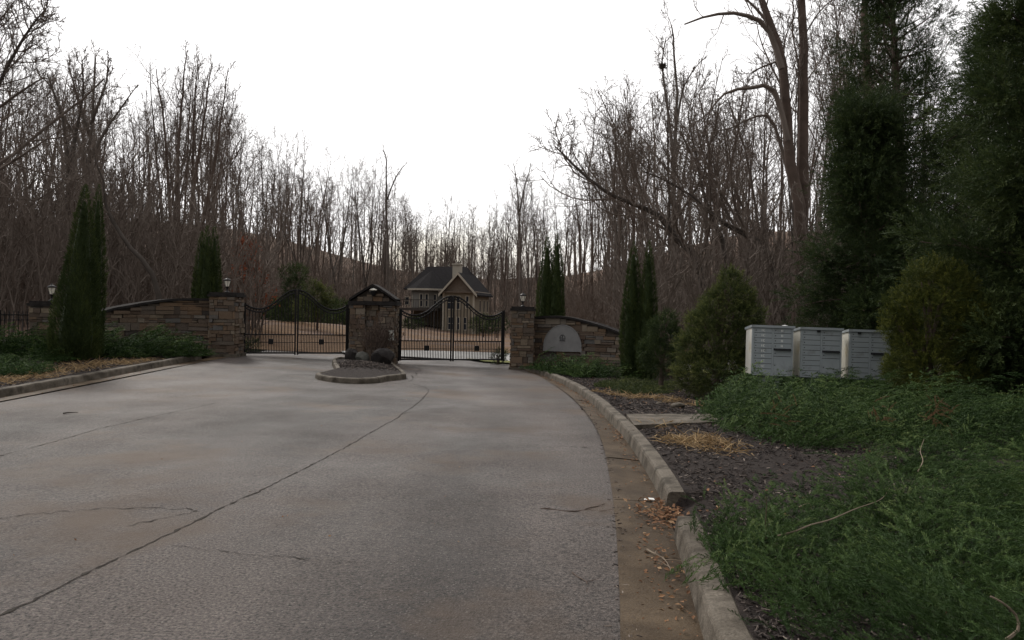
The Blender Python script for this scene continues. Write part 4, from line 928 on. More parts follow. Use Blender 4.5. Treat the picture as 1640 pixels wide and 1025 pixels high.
hero('straight red brown trunk standing left of the dark cedars, above the mailboxes', [T([(1392, 520), (1390, 300), (1388, 150), (1384, 0), (1385, -80)], 36, 0.27, 0.12)], 36, 32, dict(t0=0.3, num=(16, 6, 5, 4), reach=0.2), 'bark2')
hero('leaning grey tree arching left over the right arborvitae pair', [T([(1150, 480), (1120, 425), (1085, 385), (1055, 345), (1010, 325), (965, 305), (915, 262), (890, 235)], 38, 0.24, 0.03)], 38, 33, dict(t0=0.22, num=(26, 8, 5, 4), reach=0.5, ang=((35, 70), (30, 60), (30, 60), (30, 60)), up=(0.22, 0.1, 0.05, 0.03)), 'bark3')
hero('crooked leaning tree bending left between the cone shrub and twin trunks', [T([(1268, 500), (1240, 450), (1226, 400), (1212, 385), (1165, 360), (1130, 335), (1085, 300), (1030, 275)], 36, 0.22, 0.03)], 36, 34, dict(t0=0.28, num=(24, 8, 5, 4), reach=0.5, up=(0.2, 0.1, 0.05, 0.03)), 'bark3')
hero('dark slanting trunk leaning left just above the conical shrub', [T([(1182, 470), (1165, 420), (1148, 365), (1130, 320), (1115, 250), (1100, 180)], 40, 0.2, 0.03)], 40, 35, dict(t0=0.35, reach=0.3), 'bark3')
hero('tall straight tree with a forked top and a round nest of twigs', [T([(1078, 500), (1079, 350), (1080, 240), (1084, 150), (1078, 60), (1075, 40)], 52, 0.26, 0.03), T([(1079, 260), (1068, 160), (1060, 100), (1066, 60)], 52, 0.12, 0.03), T([(1082, 210), (1095, 140), (1125, 95)], 52, 0.1, 0.02)], 52, 36, dict(t0=0.4, num=(9, 6, 5, 4), reach=0.2), 'bark')
hero('wide spreading crown tree behind the wall between the two arborvitae pairs', [T([(985, 500), (986, 400), (984, 320), (978, 260), (968, 215)], 58, 0.2, 0.03), T([(985, 350), (1000, 290), (1008, 230), (1004, 180)], 58, 0.12, 0.02), T([(985, 370), (960, 310), (930, 265), (915, 240)], 58, 0.11, 0.02)], 58, 51, dict(t0=0.25, num=(13, 7, 5, 4), reach=0.34), 'bark')
hero('broad lacy crowned tree just left of the tall twin trunked tree', [T([(1150, 500), (1148, 400), (1142, 300), (1132, 220), (1118, 150)], 47, 0.2, 0.03), T([(1146, 350), (1170, 270), (1185, 190), (1190, 130)], 47, 0.13, 0.02), T([(1146, 330), (1115, 260), (1095, 220), (1080, 200)], 47, 0.1, 0.02)], 47, 52, dict(t0=0.25, num=(13, 7, 5, 4), reach=0.34), 'bark2')
p = at(1061, 106, 52); t = thing('bird_nest', 'round dark nest of twigs high in the forked treetop', 'nest', tuple(p)); lines = {}
for _ in range(160):
    a_ = rs.uniform(0, 6.28); z0 = rs.uniform(-0.22, 0.2); c_ = np.array([0.3 * math.cos(a_) * (1 - abs(z0)), 0.3 * math.sin(a_) * (1 - abs(z0)), z0]); d_ = rs.normal(size=3); d_ /= np.linalg.norm(d_)
    lines.setdefault(0, []).append((np.array([c_ - d_ * 0.22, c_ + d_ * 0.22]), np.array([0.018, 0.012])))
q = Geo(); tubes(q, lines[0], 3); q.lathe([(0.05, -0.2), (0.25, -0.08), (0.3, 0.08), (0.24, 0.12)], sides=10); q.obj('twig_bowl', M['bark3'], t); t.scale = (0.62, 0.62, 0.62)
hero('thin dark trunk leaning left across the slope behind the left wing wall', [T([(272, 480), (245, 440), (210, 398), (180, 355), (170, 325), (165, 290), (150, 250)], 30, 0.11, 0.02)], 30, 37, dict(t0=0.5, num=(7, 4, 3, 2), reach=0.18), 'bark3')
hero('wide V crowned tree directly above the tall left arborvitae', [T([(143, 500), (144, 380), (143, 290), (145, 230), (150, 160), (152, 85)], 46, 0.25, 0.03), T([(142, 285), (130, 235), (105, 190), (82, 140), (60, 120)], 46, 0.13, 0.02), T([(144, 260), (165, 215), (190, 180), (220, 135)], 46, 0.12, 0.02), T([(145, 220), (125, 160), (110, 95)], 46, 0.1, 0.02), T([(146, 200), (170, 130), (175, 90)], 46, 0.09, 0.02)], 46, 38, dict(t0=0.3, num=(8, 6, 5, 4), reach=0.24), 'bark')
hero('stout dark tree between the left frame edge and the tall arborvitae', [T([(103, 510), (106, 400), (110, 300), (108, 250), (100, 190), (75, 120)], 44, 0.27, 0.04), T([(110, 290), (120, 220), (135, 150), (130, 90)], 44, 0.13, 0.02)], 44, 39, dict(t0=0.4, num=(12, 6, 5, 4), reach=0.26), 'bark3')
hero('multi stemmed tall tree cluster rising behind the left gate pillar', [T([(285, 500), (284, 380), (285, 250), (292, 150), (300, 80)], 58, 0.25, 0.03), T([(290, 500), (305, 350), (322, 220), (340, 100)], 58, 0.22, 0.03), T([(282, 500), (272, 330), (262, 200), (250, 110)], 58, 0.2, 0.03), T([(300, 500), (308, 330), (310, 200), (318, 90)], 59, 0.2, 0.03), T([(310, 420), (340, 280), (356, 180), (365, 110)], 58, 0.15, 0.03)], 58, 40, dict(t0=0.45, num=(10, 6, 5, 4), reach=0.16), 'bark2')
hero('slender forked tree standing alone above the woods left of the house', [T([(622, 500), (621, 400), (618, 330), (619, 290), (618, 250), (612, 240)], 92, 0.24, 0.04), T([(620, 320), (630, 292), (640, 275), (652, 260)], 92, 0.1, 0.02)], 92, 41, dict(t0=0.5, num=(7, 4, 4, 3), reach=0.12), 'bark')
hero('pair of upright trunks with whippy tops left of the plaque wall cypresses', [T([(835, 500), (833, 400), (830, 330), (826, 280), (822, 262)], 88, 0.22, 0.03), T([(832, 340), (840, 300), (848, 275), (850, 262)], 88, 0.1, 0.02)], 88, 42, dict(t0=0.4, num=(9, 5, 4, 3), reach=0.18), 'bark')
hero('near bare tree reaching into the top left corner of the photo', [T([(-70, 520), (-60, 300), (-40, 120), (-10, 0), (20, -120)], 30, 0.24, 0.06), T([(-55, 260), (-10, 150), (40, 60), (75, 10)], 30, 0.1, 0.02)], 30, 43, dict(t0=0.3, num=(16, 7, 5, 4), reach=0.34, ang=((40, 75), (30, 60), (30, 60), (30, 60))), 'bark3',
     [T([(-60, 290), (0, 270), (50, 240), (100, 205)], 29, 0.07, 0.015), T([(-55, 200), (0, 170), (60, 130), (75, 125)], 30.5, 0.07, 0.015), T([(-62, 330), (0, 315), (60, 320), (100, 290)], 30.5, 0.06, 0.015)])

# ------------------------------------------------------------------ evergreen foliage
def frond(seed, nb=12, sub=2, w=0.028, spread=40, curl=-0.18, thick=55, bl=0.36):
    """a feathery spray along +X: an axis with side branchlets that carry short scale leaves"""
    r_ = np.random.default_rng(seed); V, Q = [], []
    def kite(b, d, s, l, ww):
        n = len(V); V.extend([b, b + d * l * 0.45 + s * ww, b + d * l, b + d * l * 0.45 - s * ww]); Q.append((n, n + 1, n + 2, n + 3))
    ax = lambda t: np.array([t, 0.03 * math.sin(3 * t), curl * t * t])
    for k in range(3):
        a, b = ax(k / 3), ax((k + 1) / 3); kite(a, (b - a) / np.linalg.norm(b - a), np.array([0, 1, 0.0]), np.linalg.norm(b - a) * 1.15, w * 0.7)
    for i in range(nb):
        t = 0.08 + 0.9 * i / nb; b = ax(t); sd = 1 if i % 2 else -1; l = (bl * (1 - 0.62 * t) + 0.05) * r_.uniform(0.75, 1.2)
        a = R(spread + r_.normal(0, 8)); ro = R(r_.uniform(-thick, thick))
        d = np.array([math.cos(a), sd * math.sin(a) * math.cos(ro), math.sin(a) * math.sin(ro) + 0.08]); d /= np.linalg.norm(d)
        s = np.cross(d, r_.normal(size=3)); s /= np.linalg.norm(s); kite(b, d, s, l, w)
        for j in range(sub):
            tt = (j + 0.7) / (sub + 0.6); bb = b + d * l * tt; dd = d + s * (0.8 if j % 2 else -0.8) + r_.normal(0, 0.35, 3); dd /= np.linalg.norm(dd)
            s2 = np.cross(dd, r_.normal(size=3)); s2 /= np.linalg.norm(s2); kite(bb, dd, s2, l * r_.uniform(0.3, 0.5), w * 0.75)
    return np.array(V), [np.array(Q)]
def frames(D, rs, roll=0.6):
    D = D / np.linalg.norm(D, axis=1)[:, None]; up = np.array([0, 0, 1.0]) + rs.normal(0, roll, D.shape)
    Y = np.cross(up, D); Y /= np.linalg.norm(Y, axis=1)[:, None] + 1e-9; Z = np.cross(D, Y)
    return np.stack([D, Y, Z], -1)
J_FINE = [frond(i, 26, 2, 0.011, 24, -0.16, 75, 0.17) for i in range(5)]; J_MID = [frond(10 + i, 20, 1, 0.017, 24, -0.16, 75, 0.18) for i in range(4)]; J_LOW = [frond(20 + i, 13, 1, 0.032, 26, -0.12, 75, 0.2) for i in range(4)]
A_SPR = [frond(30 + i, 8, 1, 0.06, 32, -0.05, 25) for i in range(4)]; C_SPR = [frond(40 + i, 11, 1, 0.027, 38, -0.3, 65) for i in range(4)]
def put(ge, tm, P, D, sc, tint, rs, roll=0.6, tipt=0.0):
    ids = rs.integers(0, len(tm), len(P)); Mx = frames(D, rs, roll)
    for k in range(len(tm)):
        s = ids == k
        if s.any(): ge.scatter(tm[k], P[s], Mx[s], np.asarray(sc)[s], np.asarray(tint)[s], tipt)
def lumps(x, y, ph=0.0):
    return 0.5 + 0.5 * np.sin(x * 3.4 + 1.7 * np.sin(y * 1.9 + ph) + ph) * np.cos(y * 3.6 + 1.3 * np.sin(x * 2.1))

def inside(poly, X, Y):
    c = np.zeros(len(X), bool); n = len(poly)
    for i in range(n):
        x0, y0 = poly[i]; x1, y1 = poly[(i + 1) % n]
        c ^= ((y0 > Y) != (y1 > Y)) & (X < (x1 - x0) * (Y - y0) / (y1 - y0 + 1e-12) + x0)
    return c
def edge(poly, X, Y):
    best = np.full(len(X), 1e9); nx = np.zeros(len(X)); ny = np.zeros(len(X)); n = len(poly)
    for i in range(n):
        a = np.array(poly[i]); b = np.array(poly[(i + 1) % n]); ab = b - a
        t = np.clip(((X - a[0]) * ab[0] + (Y - a[1]) * ab[1]) / (ab @ ab + 1e-12), 0, 1); qx, qy = a[0] + t * ab[0], a[1] + t * ab[1]
        d = np.hypot(X - qx, Y - qy); s = d < best; best = np.where(s, d, best); nx = np.where(s, qx - X, nx); ny = np.where(s, qy - Y, ny)
    l = np.hypot(nx, ny) + 1e-9
    return best, nx / l, ny / l
def juniper(label, pxs, H, dens, tm, size, seed, bed, name='juniper_bush', m_='juniper', wall=0.5, bias=(0.35, 0.25), cat='shrub', lump=0.6, hpix=0.13, over=0.09):
    poly = []
    for q in pxs:
        if q[1] > 40: p = gp(q[0], q[1], hpix); poly.append((p.x, p.y))
        else: poly.append((q[0], q[1]))
    pa = np.array(poly); rs = np.random.default_rng(seed); lo, hi = pa.min(0), pa.max(0)
    N = int(dens / 6.0 * (hi - lo).prod()); X = rs.uniform(lo[0], hi[0], N); Y = rs.uniform(lo[1], hi[1], N)
    k = inside(poly, X, Y); X, Y = X[k], Y[k]; d, nx, ny = edge(poly, X, Y)
    h = H * (1 - (1 - np.clip(d / wall, 0, 1)) ** 2) * (1 - lump + lump * lumps(X, Y, seed) + 0.22 * np.sin(X * 7 + seed + np.sin(Y * 5)) * np.sin(Y * 6.3) + 0.12 * rs.normal(0, 1, len(X)))
    u = 1 - 0.55 * rs.uniform(0, 1, len(X)) ** 1.6; zb = np.array([bed(a, b) for a, b in zip(X, Y)])
    P = np.stack([X, Y, zb + 0.02 + h * u], -1); e = np.exp(-d / 0.25)
    keep = d > over; X, Y, P, d, nx, ny, zb, e = X[keep], Y[keep], P[keep], d[keep], nx[keep], ny[keep], zb[keep], e[keep]
    cen = pa.mean(0); o = np.array([cen[0], cen[1], bed(*cen)]); ge = Geo()
    # plumes: a rising shoot with sprays fanning to both sides; neighbouring plumes sweep the same way
    az = math.atan2(bias[1], bias[0]) + 1.1 * np.sin(X * 1.7 + 1.3 * np.sin(Y * 1.1 + seed)) * np.cos(Y * 1.5 + seed) + rs.normal(0, 0.4, len(X))
    D = np.stack([0.85 * np.cos(az) + 1.0 * e * nx, 0.85 * np.sin(az) + 1.0 * e * ny, rs.uniform(0.1, 0.6, len(X))], -1)
    D /= np.linalg.norm(D, axis=1)[:, None]; side = np.cross(D, [0, 0, 1.0]); side /= np.linalg.norm(side, axis=1)[:, None]; nor = np.cross(side, D)
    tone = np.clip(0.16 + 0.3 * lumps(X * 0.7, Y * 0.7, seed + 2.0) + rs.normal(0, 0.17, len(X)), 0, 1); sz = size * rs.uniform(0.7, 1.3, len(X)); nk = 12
    for k in range(nk):
        f = k / (nk - 1); sg = 1 if k % 2 else -1
        B = P - D * (sz * 1.7 * (1 - f))[:, None] - nor * (0.42 * sz * (1 - f) ** 2)[:, None] + side * (sg * 0.2 * math.sin(math.pi * min(1, f + 0.12)) * sz)[:, None] + rs.normal(0, 0.05, P.shape) * sz[:, None]
        B[:, 2] = np.maximum(B[:, 2], zb + 0.015); DD = D + side * (sg * (0.55 - 0.4 * f) + rs.normal(0, 0.08, len(X)))[:, None] + nor * (0.15 - 0.35 * f + rs.normal(0, 0.1, len(X)))[:, None]
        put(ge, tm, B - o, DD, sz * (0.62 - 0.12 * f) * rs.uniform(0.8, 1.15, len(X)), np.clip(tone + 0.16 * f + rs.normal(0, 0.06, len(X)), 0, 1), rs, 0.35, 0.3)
    # loose short growth low down between the plumes
    nb_ = len(X); q = rs.integers(0, nb_, int(nb_ * 3.5)); Bq = P[q] + np.stack([rs.normal(0, 0.12, len(q)), rs.normal(0, 0.12, len(q)), 0 * q], -1); Bq[:, 2] = zb[q] + 0.02 + (P[q, 2] - zb[q]) * rs.uniform(0.05, 0.6, len(q))
    okq = inside(poly, Bq[:, 0], Bq[:, 1]); Bq = Bq[okq]; q = q[okq]; v = rs.normal(size=(len(q), 3)); v[:, 2] = np.abs(v[:, 2]) * 0.6
    put(ge, tm, Bq - o, v, sz[q] * 0.55, np.clip(tone[q] - 0.02, 0, 1), rs, 0.8)
    t = thing(name, label, cat, tuple(o)); ge.obj('foliage', M[m_], t)
    return t
BR, BL = bed_right, bed_left
juniper('nearest spreading juniper, filling the lower right corner along the kerb', [(1205, 1060), (1180, 1000), (1150, 940), (1135, 890), (1124, 850), (1128, 832), (1180, 820), (1290, 818), (1375, 812), (1470, 798), (1540, 775), (1600, 757), (1680, 748), (6.2, 7.2), (6.4, 2.4), (1.6, 2.4)], 0.5, 330, J_FINE, 0.31, 1, BR, wall=0.32, over=0.08)
juniper('small low juniper clump lying between the two big spreading junipers on the right', [(1362, 748), (1420, 768), (1500, 774), (1570, 764), (1600, 752), (1560, 740), (1480, 735), (1400, 737)], 0.42, 320, J_FINE, 0.29, 2, BR, wall=0.3)
juniper('broad spreading juniper covering the ground under the mailboxes', [(1118, 662), (1150, 682), (1230, 704), (1300, 716), (1370, 720), (1470, 722), (1600, 732), (1700, 734), (9.2, 9.3), (10.5, 15.5), (1420, 630), (1340, 629), (1260, 629), (1185, 632), (1140, 646)], 0.68, 230, J_MID, 0.37, 3, BR, wall=0.6)
juniper('low dark juniper mound below the half round plaque', [(846, 588), (865, 594), (890, 600), (930, 604), (985, 606), (1040, 608), (1075, 606), (4.2, 23.0), (2.5, 24.2), (0.9, 24.9), (0.35, 25.2)], 0.64, 200, J_LOW, 0.40, 4, BR, wall=0.5, bias=(0.1, 0.2))
juniper('yellowish green low ground juniper between the plaque mound and the cone shaped shrub', [(950, 618), (1000, 630), (1060, 632), (1090, 628), (1085, 612), (1020, 610), (965, 610)], 0.12, 170, J_LOW, 0.26, 5, BR, m_='olive', wall=0.3)
juniper('long dark green juniper bed in front of the left wing wall', [(347, 568), (300, 569), (263, 570), (200, 571), (146, 571), (100, 582), (40, 575), (-60, 573), (-16.5, 14.8), (-16, 19.6), (-12.5, 20.0), (-10.6, 22.0), (-9.0, 23.2)], 0.72, 190, J_LOW, 0.42, 6, BL, wall=0.6, bias=(0.3, 0.0), hpix=0.2)
juniper('lighter green small juniper at the left edge beside the dead straw', [(102, 590), (60, 598), (0, 600), (-80, 606), (-90, 580), (0, 574), (60, 578)], 0.22, 180, J_LOW, 0.3, 7, BL, wall=0.35, hpix=0.2)

def column_tree(label, px, Y, py_top, wpx, seed, shape='column', base=None, dens=1.0, m_='arbor', name='arborvitae', lean=0.0):
    b = base(px, Y) if base else None
    p = at(px, py_top, Y); x = p.x; zb = base(x, Y) if base else gz(x, Y); H = p.z - zb; Rm = wpx * Y / F / 2; rs = np.random.default_rng(seed)
    hh = np.linspace(0, 1, 24)
    prof = (lambda h: Rm * np.where(h < 0.12, 0.82 + 1.5 * h, 1.0) * np.clip(1 - ((h - 0.1) / 0.9).clip(0, 1) ** 1.0, 0, 1) ** 0.75) if shape == 'cone' else \
           (lambda h: Rm * np.where(h < 0.2, 0.86 + 0.7 * h, 1.0) * (1 - ((h - 0.2) / 0.8).clip(0, 1) ** 2.1) ** 0.9)
    t = thing(name, label, 'evergreen tree', (x, Y, zb), group='columnar arborvitae by the gate')
    area = 2 * math.pi * Rm * H * 0.7; n = int(area * 520 * dens)
    h = rs.uniform(0, 1, int(n * 1.8)); keep = rs.uniform(0, 1, len(h)) < prof(h) / Rm + 0.06; h = h[keep]; th = rs.uniform(0, 2 * math.pi, len(h))
    lob = 1 + 0.09 * np.sin(th * 3 + h * 9 + seed) + 0.05 * np.sin(th * 7 - h * 15)
    r_ = prof(h) * lob * (1 - 0.22 * rs.uniform(0, 1, len(h)) ** 2)
    P = np.stack([r_ * np.cos(th) + lean * h * H, r_ * np.sin(th), h * (H - 0.1)], -1)
    D = np.stack([0.55 * np.cos(th), 0.55 * np.sin(th), np.full(len(h), 1.0)], -1) + rs.normal(0, 0.25, P.shape)
    ge = Geo(); put(ge, A_SPR, P, D, rs.uniform(0.08, 0.15, len(h)) * (1 - 0.3 * h), np.clip(0.5 + 0.25 * np.sin(th * 3 + h * 9 + seed) + rs.normal(0, 0.2, len(h)), 0, 1), rs, 1.0)
    # a solid core in a darker tint keeps the column opaque
    core = Geo(); core.lathe([(max(0.01, float(prof(np.array([q]))[0]) * 0.7), q * H * 0.93) for q in hh[:-1]], sides=12)
    core.V[0] = core.V[0] + np.stack([lean * core.V[0][:, 2], 0 * core.V[0][:, 2], 0 * core.V[0][:, 2]], -1)
    ge.V += core.V; ge.T += [np.full(len(core.V[0]), 0.2)]
    for k_, fl in core.F.items():
        for f in fl: ge.F.setdefault(k_, []).append(f + ge.n)
    ge.n += core.n
    ge.obj('crown', M[m_], t); tr = Geo(); tr.tube([(0, 0, -0.2), (lean * H * 0.5, 0, H * 0.5)], [0.07, 0.04], 8); tr.obj('trunk', M['bark2'], t); return t
column_tree('tall broad based arborvitae cone in front of the left wing wall', 122, 18.9, 292, 74, 1, 'cone', BL, lean=0.055)
column_tree('slim arborvitae spire squeezed against the tall broad one, on its right side', 150, 19.6, 290, 30, 2, 'column', BL, lean=0.03)
column_tree('leftmost spire of the arborvitae group behind the left gate pillar', 320, 26.4, 366, 36, 3, 'cone', lean=0.02)
column_tree('middle spire of the arborvitae group behind the left gate pillar', 332, 26.0, 357, 36, 4, 'cone')
column_tree('rightmost spire of the arborvitae group behind the left gate pillar', 344, 26.3, 358, 26, 5, 'column')
column_tree('left arborvitae spire of the pair behind the plaque wall', 877, 28.6, 373, 32, 6, 'column')
column_tree('right arborvitae spire of the pair behind the plaque wall, slightly tilted', 893, 28.2, 371, 28, 7, 'column')
column_tree('left arborvitae spire of the pair in front of the wall end', 1015, 23.4, 383, 34, 8, 'column', BR)
column_tree('right arborvitae spire of the pair in front of the wall end', 1040, 23.0, 381, 30, 9, 'column', BR)

def lobed(name, label, px, Y, lobes, dens, size, m_, seed, tm=C_SPR, base=None, cat='shrub', up=0.6, droop=0.0, py_base=None, nsub=0):
    """lobes: (px, py, radius in px, squash)"""
    x = at(px, 500, Y).x; zb = base(x, Y) if base else gz(x, Y); rs = np.random.default_rng(seed); ge = Geo(); t = thing(name, label, cat, (x, Y, zb)); o = np.array([x, Y, zb]); k = Y / F
    Ls = [(np.array(at(q[0], q[1], Y + rs.uniform(-0.2, 0.2) * q[2] * k)) - o, q[2] * k, q[3] if len(q) > 3 else 1.0) for q in lobes]
    big = Ls; Ls = []
    for c, r_, sq in big:
        Ls.append((c, r_ * 0.82, sq))
        for _ in range(nsub):
            v = rs.normal(size=3); v /= np.linalg.norm(v); v[2] = abs(v[2]) * 0.9 - 0.15; Ls.append((c + v * r_ * 0.78 * np.array([1, 1, sq]), r_ * rs.uniform(0.24, 0.38), 0.9))
    for i, (c, r_, sq) in enumerate(Ls):
        n = int(4 * math.pi * r_ * r_ * dens); v = rs.normal(size=(n, 3)); v /= np.linalg.norm(v, axis=1)[:, None]
        bump = 1 + 0.16 * np.sin(v[:, 0] * 6 + seed + i) * np.sin(v[:, 1] * 7 + i) * np.cos(v[:, 2] * 6)
        rr = r_ * bump * (1 - 0.45 * rs.uniform(0, 1, n) ** 1.8); P = c + v * rr[:, None] * np.array([1, 1, sq])
        ok = P[:, 2] > 0.02
        for j, (c2, r2, s2) in enumerate(Ls):
            if j != i: ok &= np.linalg.norm((P - c2) / np.array([1, 1, s2]), axis=1) > r2 * 0.72
        P, v = P[ok], v[ok]
        D = v * 0.9 + np.array([0, 0, up - droop]) + rs.normal(0, 0.3, P.shape)
        put(ge, tm, P, D, size * rs.uniform(0.7, 1.25, len(P)), np.clip(0.38 + 0.25 * (bump[ok] - 1) / 0.16 + rs.normal(0, 0.14, len(P)) + 0.2 * math.sin(i * 2.1), 0, 1), rs, 0.9, 0.45)  # paler bulges and frond tips put the highlights into the tint
    ge.obj('crown', M[m_], t); st = Geo(); top = max(c[2] for c, _, _ in Ls)
    st.tube([(0, 0, -0.2), (0.03, 0, top * 0.4), (0, 0.02, top * 0.9)], [0.07, 0.05, 0.02], 8)
    for c, r_, _ in big: st.tube([(0, 0, max(0.1, c[2] * 0.5)), tuple(c)], [0.03, 0.012], 6)
    st.obj('trunk', M['bark2'], t); return t
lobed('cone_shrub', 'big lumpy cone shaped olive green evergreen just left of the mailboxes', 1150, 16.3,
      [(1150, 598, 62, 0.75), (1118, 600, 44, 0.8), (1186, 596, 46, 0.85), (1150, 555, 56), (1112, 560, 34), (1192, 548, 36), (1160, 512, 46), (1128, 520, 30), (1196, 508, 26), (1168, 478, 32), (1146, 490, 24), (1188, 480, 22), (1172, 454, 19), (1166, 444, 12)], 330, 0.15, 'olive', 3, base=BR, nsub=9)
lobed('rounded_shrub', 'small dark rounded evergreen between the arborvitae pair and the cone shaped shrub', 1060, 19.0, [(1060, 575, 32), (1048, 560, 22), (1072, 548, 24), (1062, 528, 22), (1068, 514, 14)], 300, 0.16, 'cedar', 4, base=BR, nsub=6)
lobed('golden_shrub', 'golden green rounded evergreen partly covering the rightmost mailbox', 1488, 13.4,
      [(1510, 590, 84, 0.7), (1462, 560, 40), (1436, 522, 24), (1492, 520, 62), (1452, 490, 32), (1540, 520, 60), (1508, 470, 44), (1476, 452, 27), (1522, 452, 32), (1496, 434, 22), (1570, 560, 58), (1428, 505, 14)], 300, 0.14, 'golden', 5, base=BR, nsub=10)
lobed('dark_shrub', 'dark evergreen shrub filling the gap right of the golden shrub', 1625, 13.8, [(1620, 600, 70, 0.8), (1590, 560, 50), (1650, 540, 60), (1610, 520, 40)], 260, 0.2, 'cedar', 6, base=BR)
lobed('clipped_shrub', 'small dark shrub behind the left gate against the pillar', 398, 26.0, [(398, 560, 14, 0.8), (392, 556, 10), (406, 556, 11)], 300, 0.16, 'arbor', 7)
lobed('clipped_shrub', 'small dark shrub behind the right gate against its pillar', 798, 27.4, [(798, 574, 11), (803, 567, 9)], 300, 0.16, 'arbor', 8)
lobed('broadleaf_evergreen', 'green bushy evergreen seen over the left gate next to the gabled monument', 508, 42, [(508, 480, 22), (490, 495, 20), (525, 498, 18), (500, 465, 14), (520, 470, 12)], 70, 0.34, 'olive', 9)
lobed('broadleaf_evergreen', 'dark green young evergreen seen above the arch of the left gate', 470, 48, [(470, 490, 24), (455, 500, 20), (472, 462, 18), (462, 440, 13), (478, 440, 14)], 60, 0.38, 'cedar', 10)
for i, (px, Y, lb) in enumerate(((440, 56, 'wide dark evergreen shrub on the slope, seen through the left half of the left gate'), (535, 60, 'dark evergreen shrub on the slope between the left gate arch and the monument'), (492, 64, 'dark evergreen shrub on the slope directly behind the middle post of the left gate'))):
    lobed('broadleaf_evergreen', lb, px, Y, [(px, 505, 22, 0.7), (px - 22, 510, 15, 0.8), (px + 22, 508, 16, 0.8), (px - 6, 492, 15), (px + 12, 494, 13)], 45, 0.42, 'cedar', 60 + i)
for i, (px, Y, r_, lb) in enumerate(((415, 52, 18, 'dark low shrub on the leafy slope, seen low through the left gate'), (548, 58, 17, 'dark low shrub close to the left side of the gabled monument, beyond the gate'), (660, 92, 13, 'dark shrub below the house deck'), (775, 88, 17, 'dark shrub right of the house wall, over the right gate'), (796, 82, 14, 'dark shrub behind the top of the right gate next to the pillar'))):
    yb = 519 if px < 600 else 524
    lobed('dark_shrub', lb, px, Y, [(px, yb - 5, r_, 0.8), (px - r_ * 0.7, yb - 2, r_ * 0.7), (px + r_ * 0.7, yb - 4, r_ * 0.75)], 30, 0.5, 'cedar', 30 + i)

def cedar(label, px, Y, py_top, seed, wpx, zlow, nl=62, dens=26, csize=0.26, cl=0.30, m_='cedar', gap=0.0, tint=0.0):
    p = at(px, py_top, Y); x = p.x; zb = BR(x, Y) if Y < 24 else gz(x, Y); H = p.z - zb; Rm = wpx * Y / F / 2; rs = np.random.default_rng(seed)
    t = thing('cedar_tree', label, 'evergreen tree', (x, Y, zb)); tr = polyline((0, 0, -0.2), (0.01, 0, 1), H + 0.2, 12, 0.02, 0.03, rs); q = np.linspace(0.19, 0.02, 13)
    tg = Geo(); tg.tube(tr, q, 9); lines = []; Ps, Ds, Tt = [], [], []
    for i in range(nl):
        h = zlow + (0.99 - zlow) * (i + rs.uniform(0, 1)) / nl; az = i * 2.4 + rs.normal(0, 0.4); L = Rm * (1 - 0.75 * h ** 1.6) * rs.uniform(0.6, 1.15)
        b = np.array([np.interp(h * H, tr[:, 2], tr[:, k]) for k in range(3)]); Q = polyline(b, (math.cos(az), math.sin(az), rs.uniform(0.05, 0.5)), L, 5, 0.12, -0.02 if h < 0.5 else 0.08, rs)
        lines.append((Q, np.linspace(0.035, 0.008, 6)))
        if rs.uniform() < gap: 
            continue
        for s in np.linspace(0.3, 1.0, max(3, int(L / 0.3))):
            c = np.array([np.interp(s * 5, np.arange(6), Q[:, k]) for k in range(3)]) + rs.normal(0, 0.12, 3); n = int(dens * 1.7 * rs.uniform(0.5, 1.4)); v = rs.normal(size=(n, 3))
            Ps.append(c + v * cl * np.array([0.6, 0.6, 0.5])); Ds.append(v * 0.6 + np.array([math.cos(az) * 0.7, math.sin(az) * 0.7, 0.35])); Tt.append(np.clip(rs.normal(0.42 + tint, 0.2, n) + rs.normal(0, 0.1), 0, 1))
    P, D = np.concatenate(Ps), np.concatenate(Ds); ge = Geo(); put(ge, C_SPR, P, D, csize * rs.uniform(0.7, 1.25, len(P)), np.concatenate(Tt), rs, 0.9)
    ge.obj('crown', M[m_], t); tubes(tg, lines, 5); tg.obj('trunk', M['bark2'], t); return t
cedar('broad dark cedar nearest the twin trunks, leaning over the mailboxes from behind', 1405, 19.0, 170, 1, 215, 0.04, 95, 32)
cedar('tallest dark cedar with bare gaps, behind the golden shrub', 1470, 21.5, -190, 2, 270, 0.10, 110, 30, gap=0.2)
cedar('dark cedar filling the right edge of the photo from top to bottom', 1668, 13.6, -330, 3, 340, 0.03, 130, 38, 0.26, tint=0.12)
cedar('dark cedar in the gap between the tallest one and the right edge', 1560, 24.0, 60, 4, 210, 0.04, 90, 30, gap=0.12)

# ------------------------------------------------------------------ bare bush, rusty tree, small bare stuff
rs = np.random.default_rng(77); p = gp(600, 586); bz = isl_z(p.x, p.y + 0.2)
t = thing('bare_bush', 'leafless reddish twiggy bush growing on the island in front of the monument', 'bush', (p.x, p.y + 0.2, bz)); lines = {}
for i in range(26):
    a_ = rs.uniform(0, 6.28); s_ = rs.uniform(0.1, 0.55); P_ = polyline((0.08 * math.cos(a_), 0.08 * math.sin(a_), -0.05), (s_ * math.cos(a_), s_ * math.sin(a_) * 0.7, 1), rs.uniform(0.9, 1.75), 6, 0.13, 0.02, rs); q = np.linspace(0.011, 0.004, 7)
    lines.setdefault(0, []).append((P_, q)); grow_children(lines, P_, q, 1, dict(levels=2, num=(7, 4), ang=((25, 50), (25, 50)), ratio=(0, .5), reach=0.32, wander=0.15, up=(.12, .08)), rs, 0.25, 1.2)
ge = Geo(); tubes(ge, [(a, np.clip(b, 0.005, 0.008)) for lv in (1, 2) for a, b in lines[lv] if len(a) == 7] + [], 3) if any(len(a) == 7 for a, b in lines[1]) else None
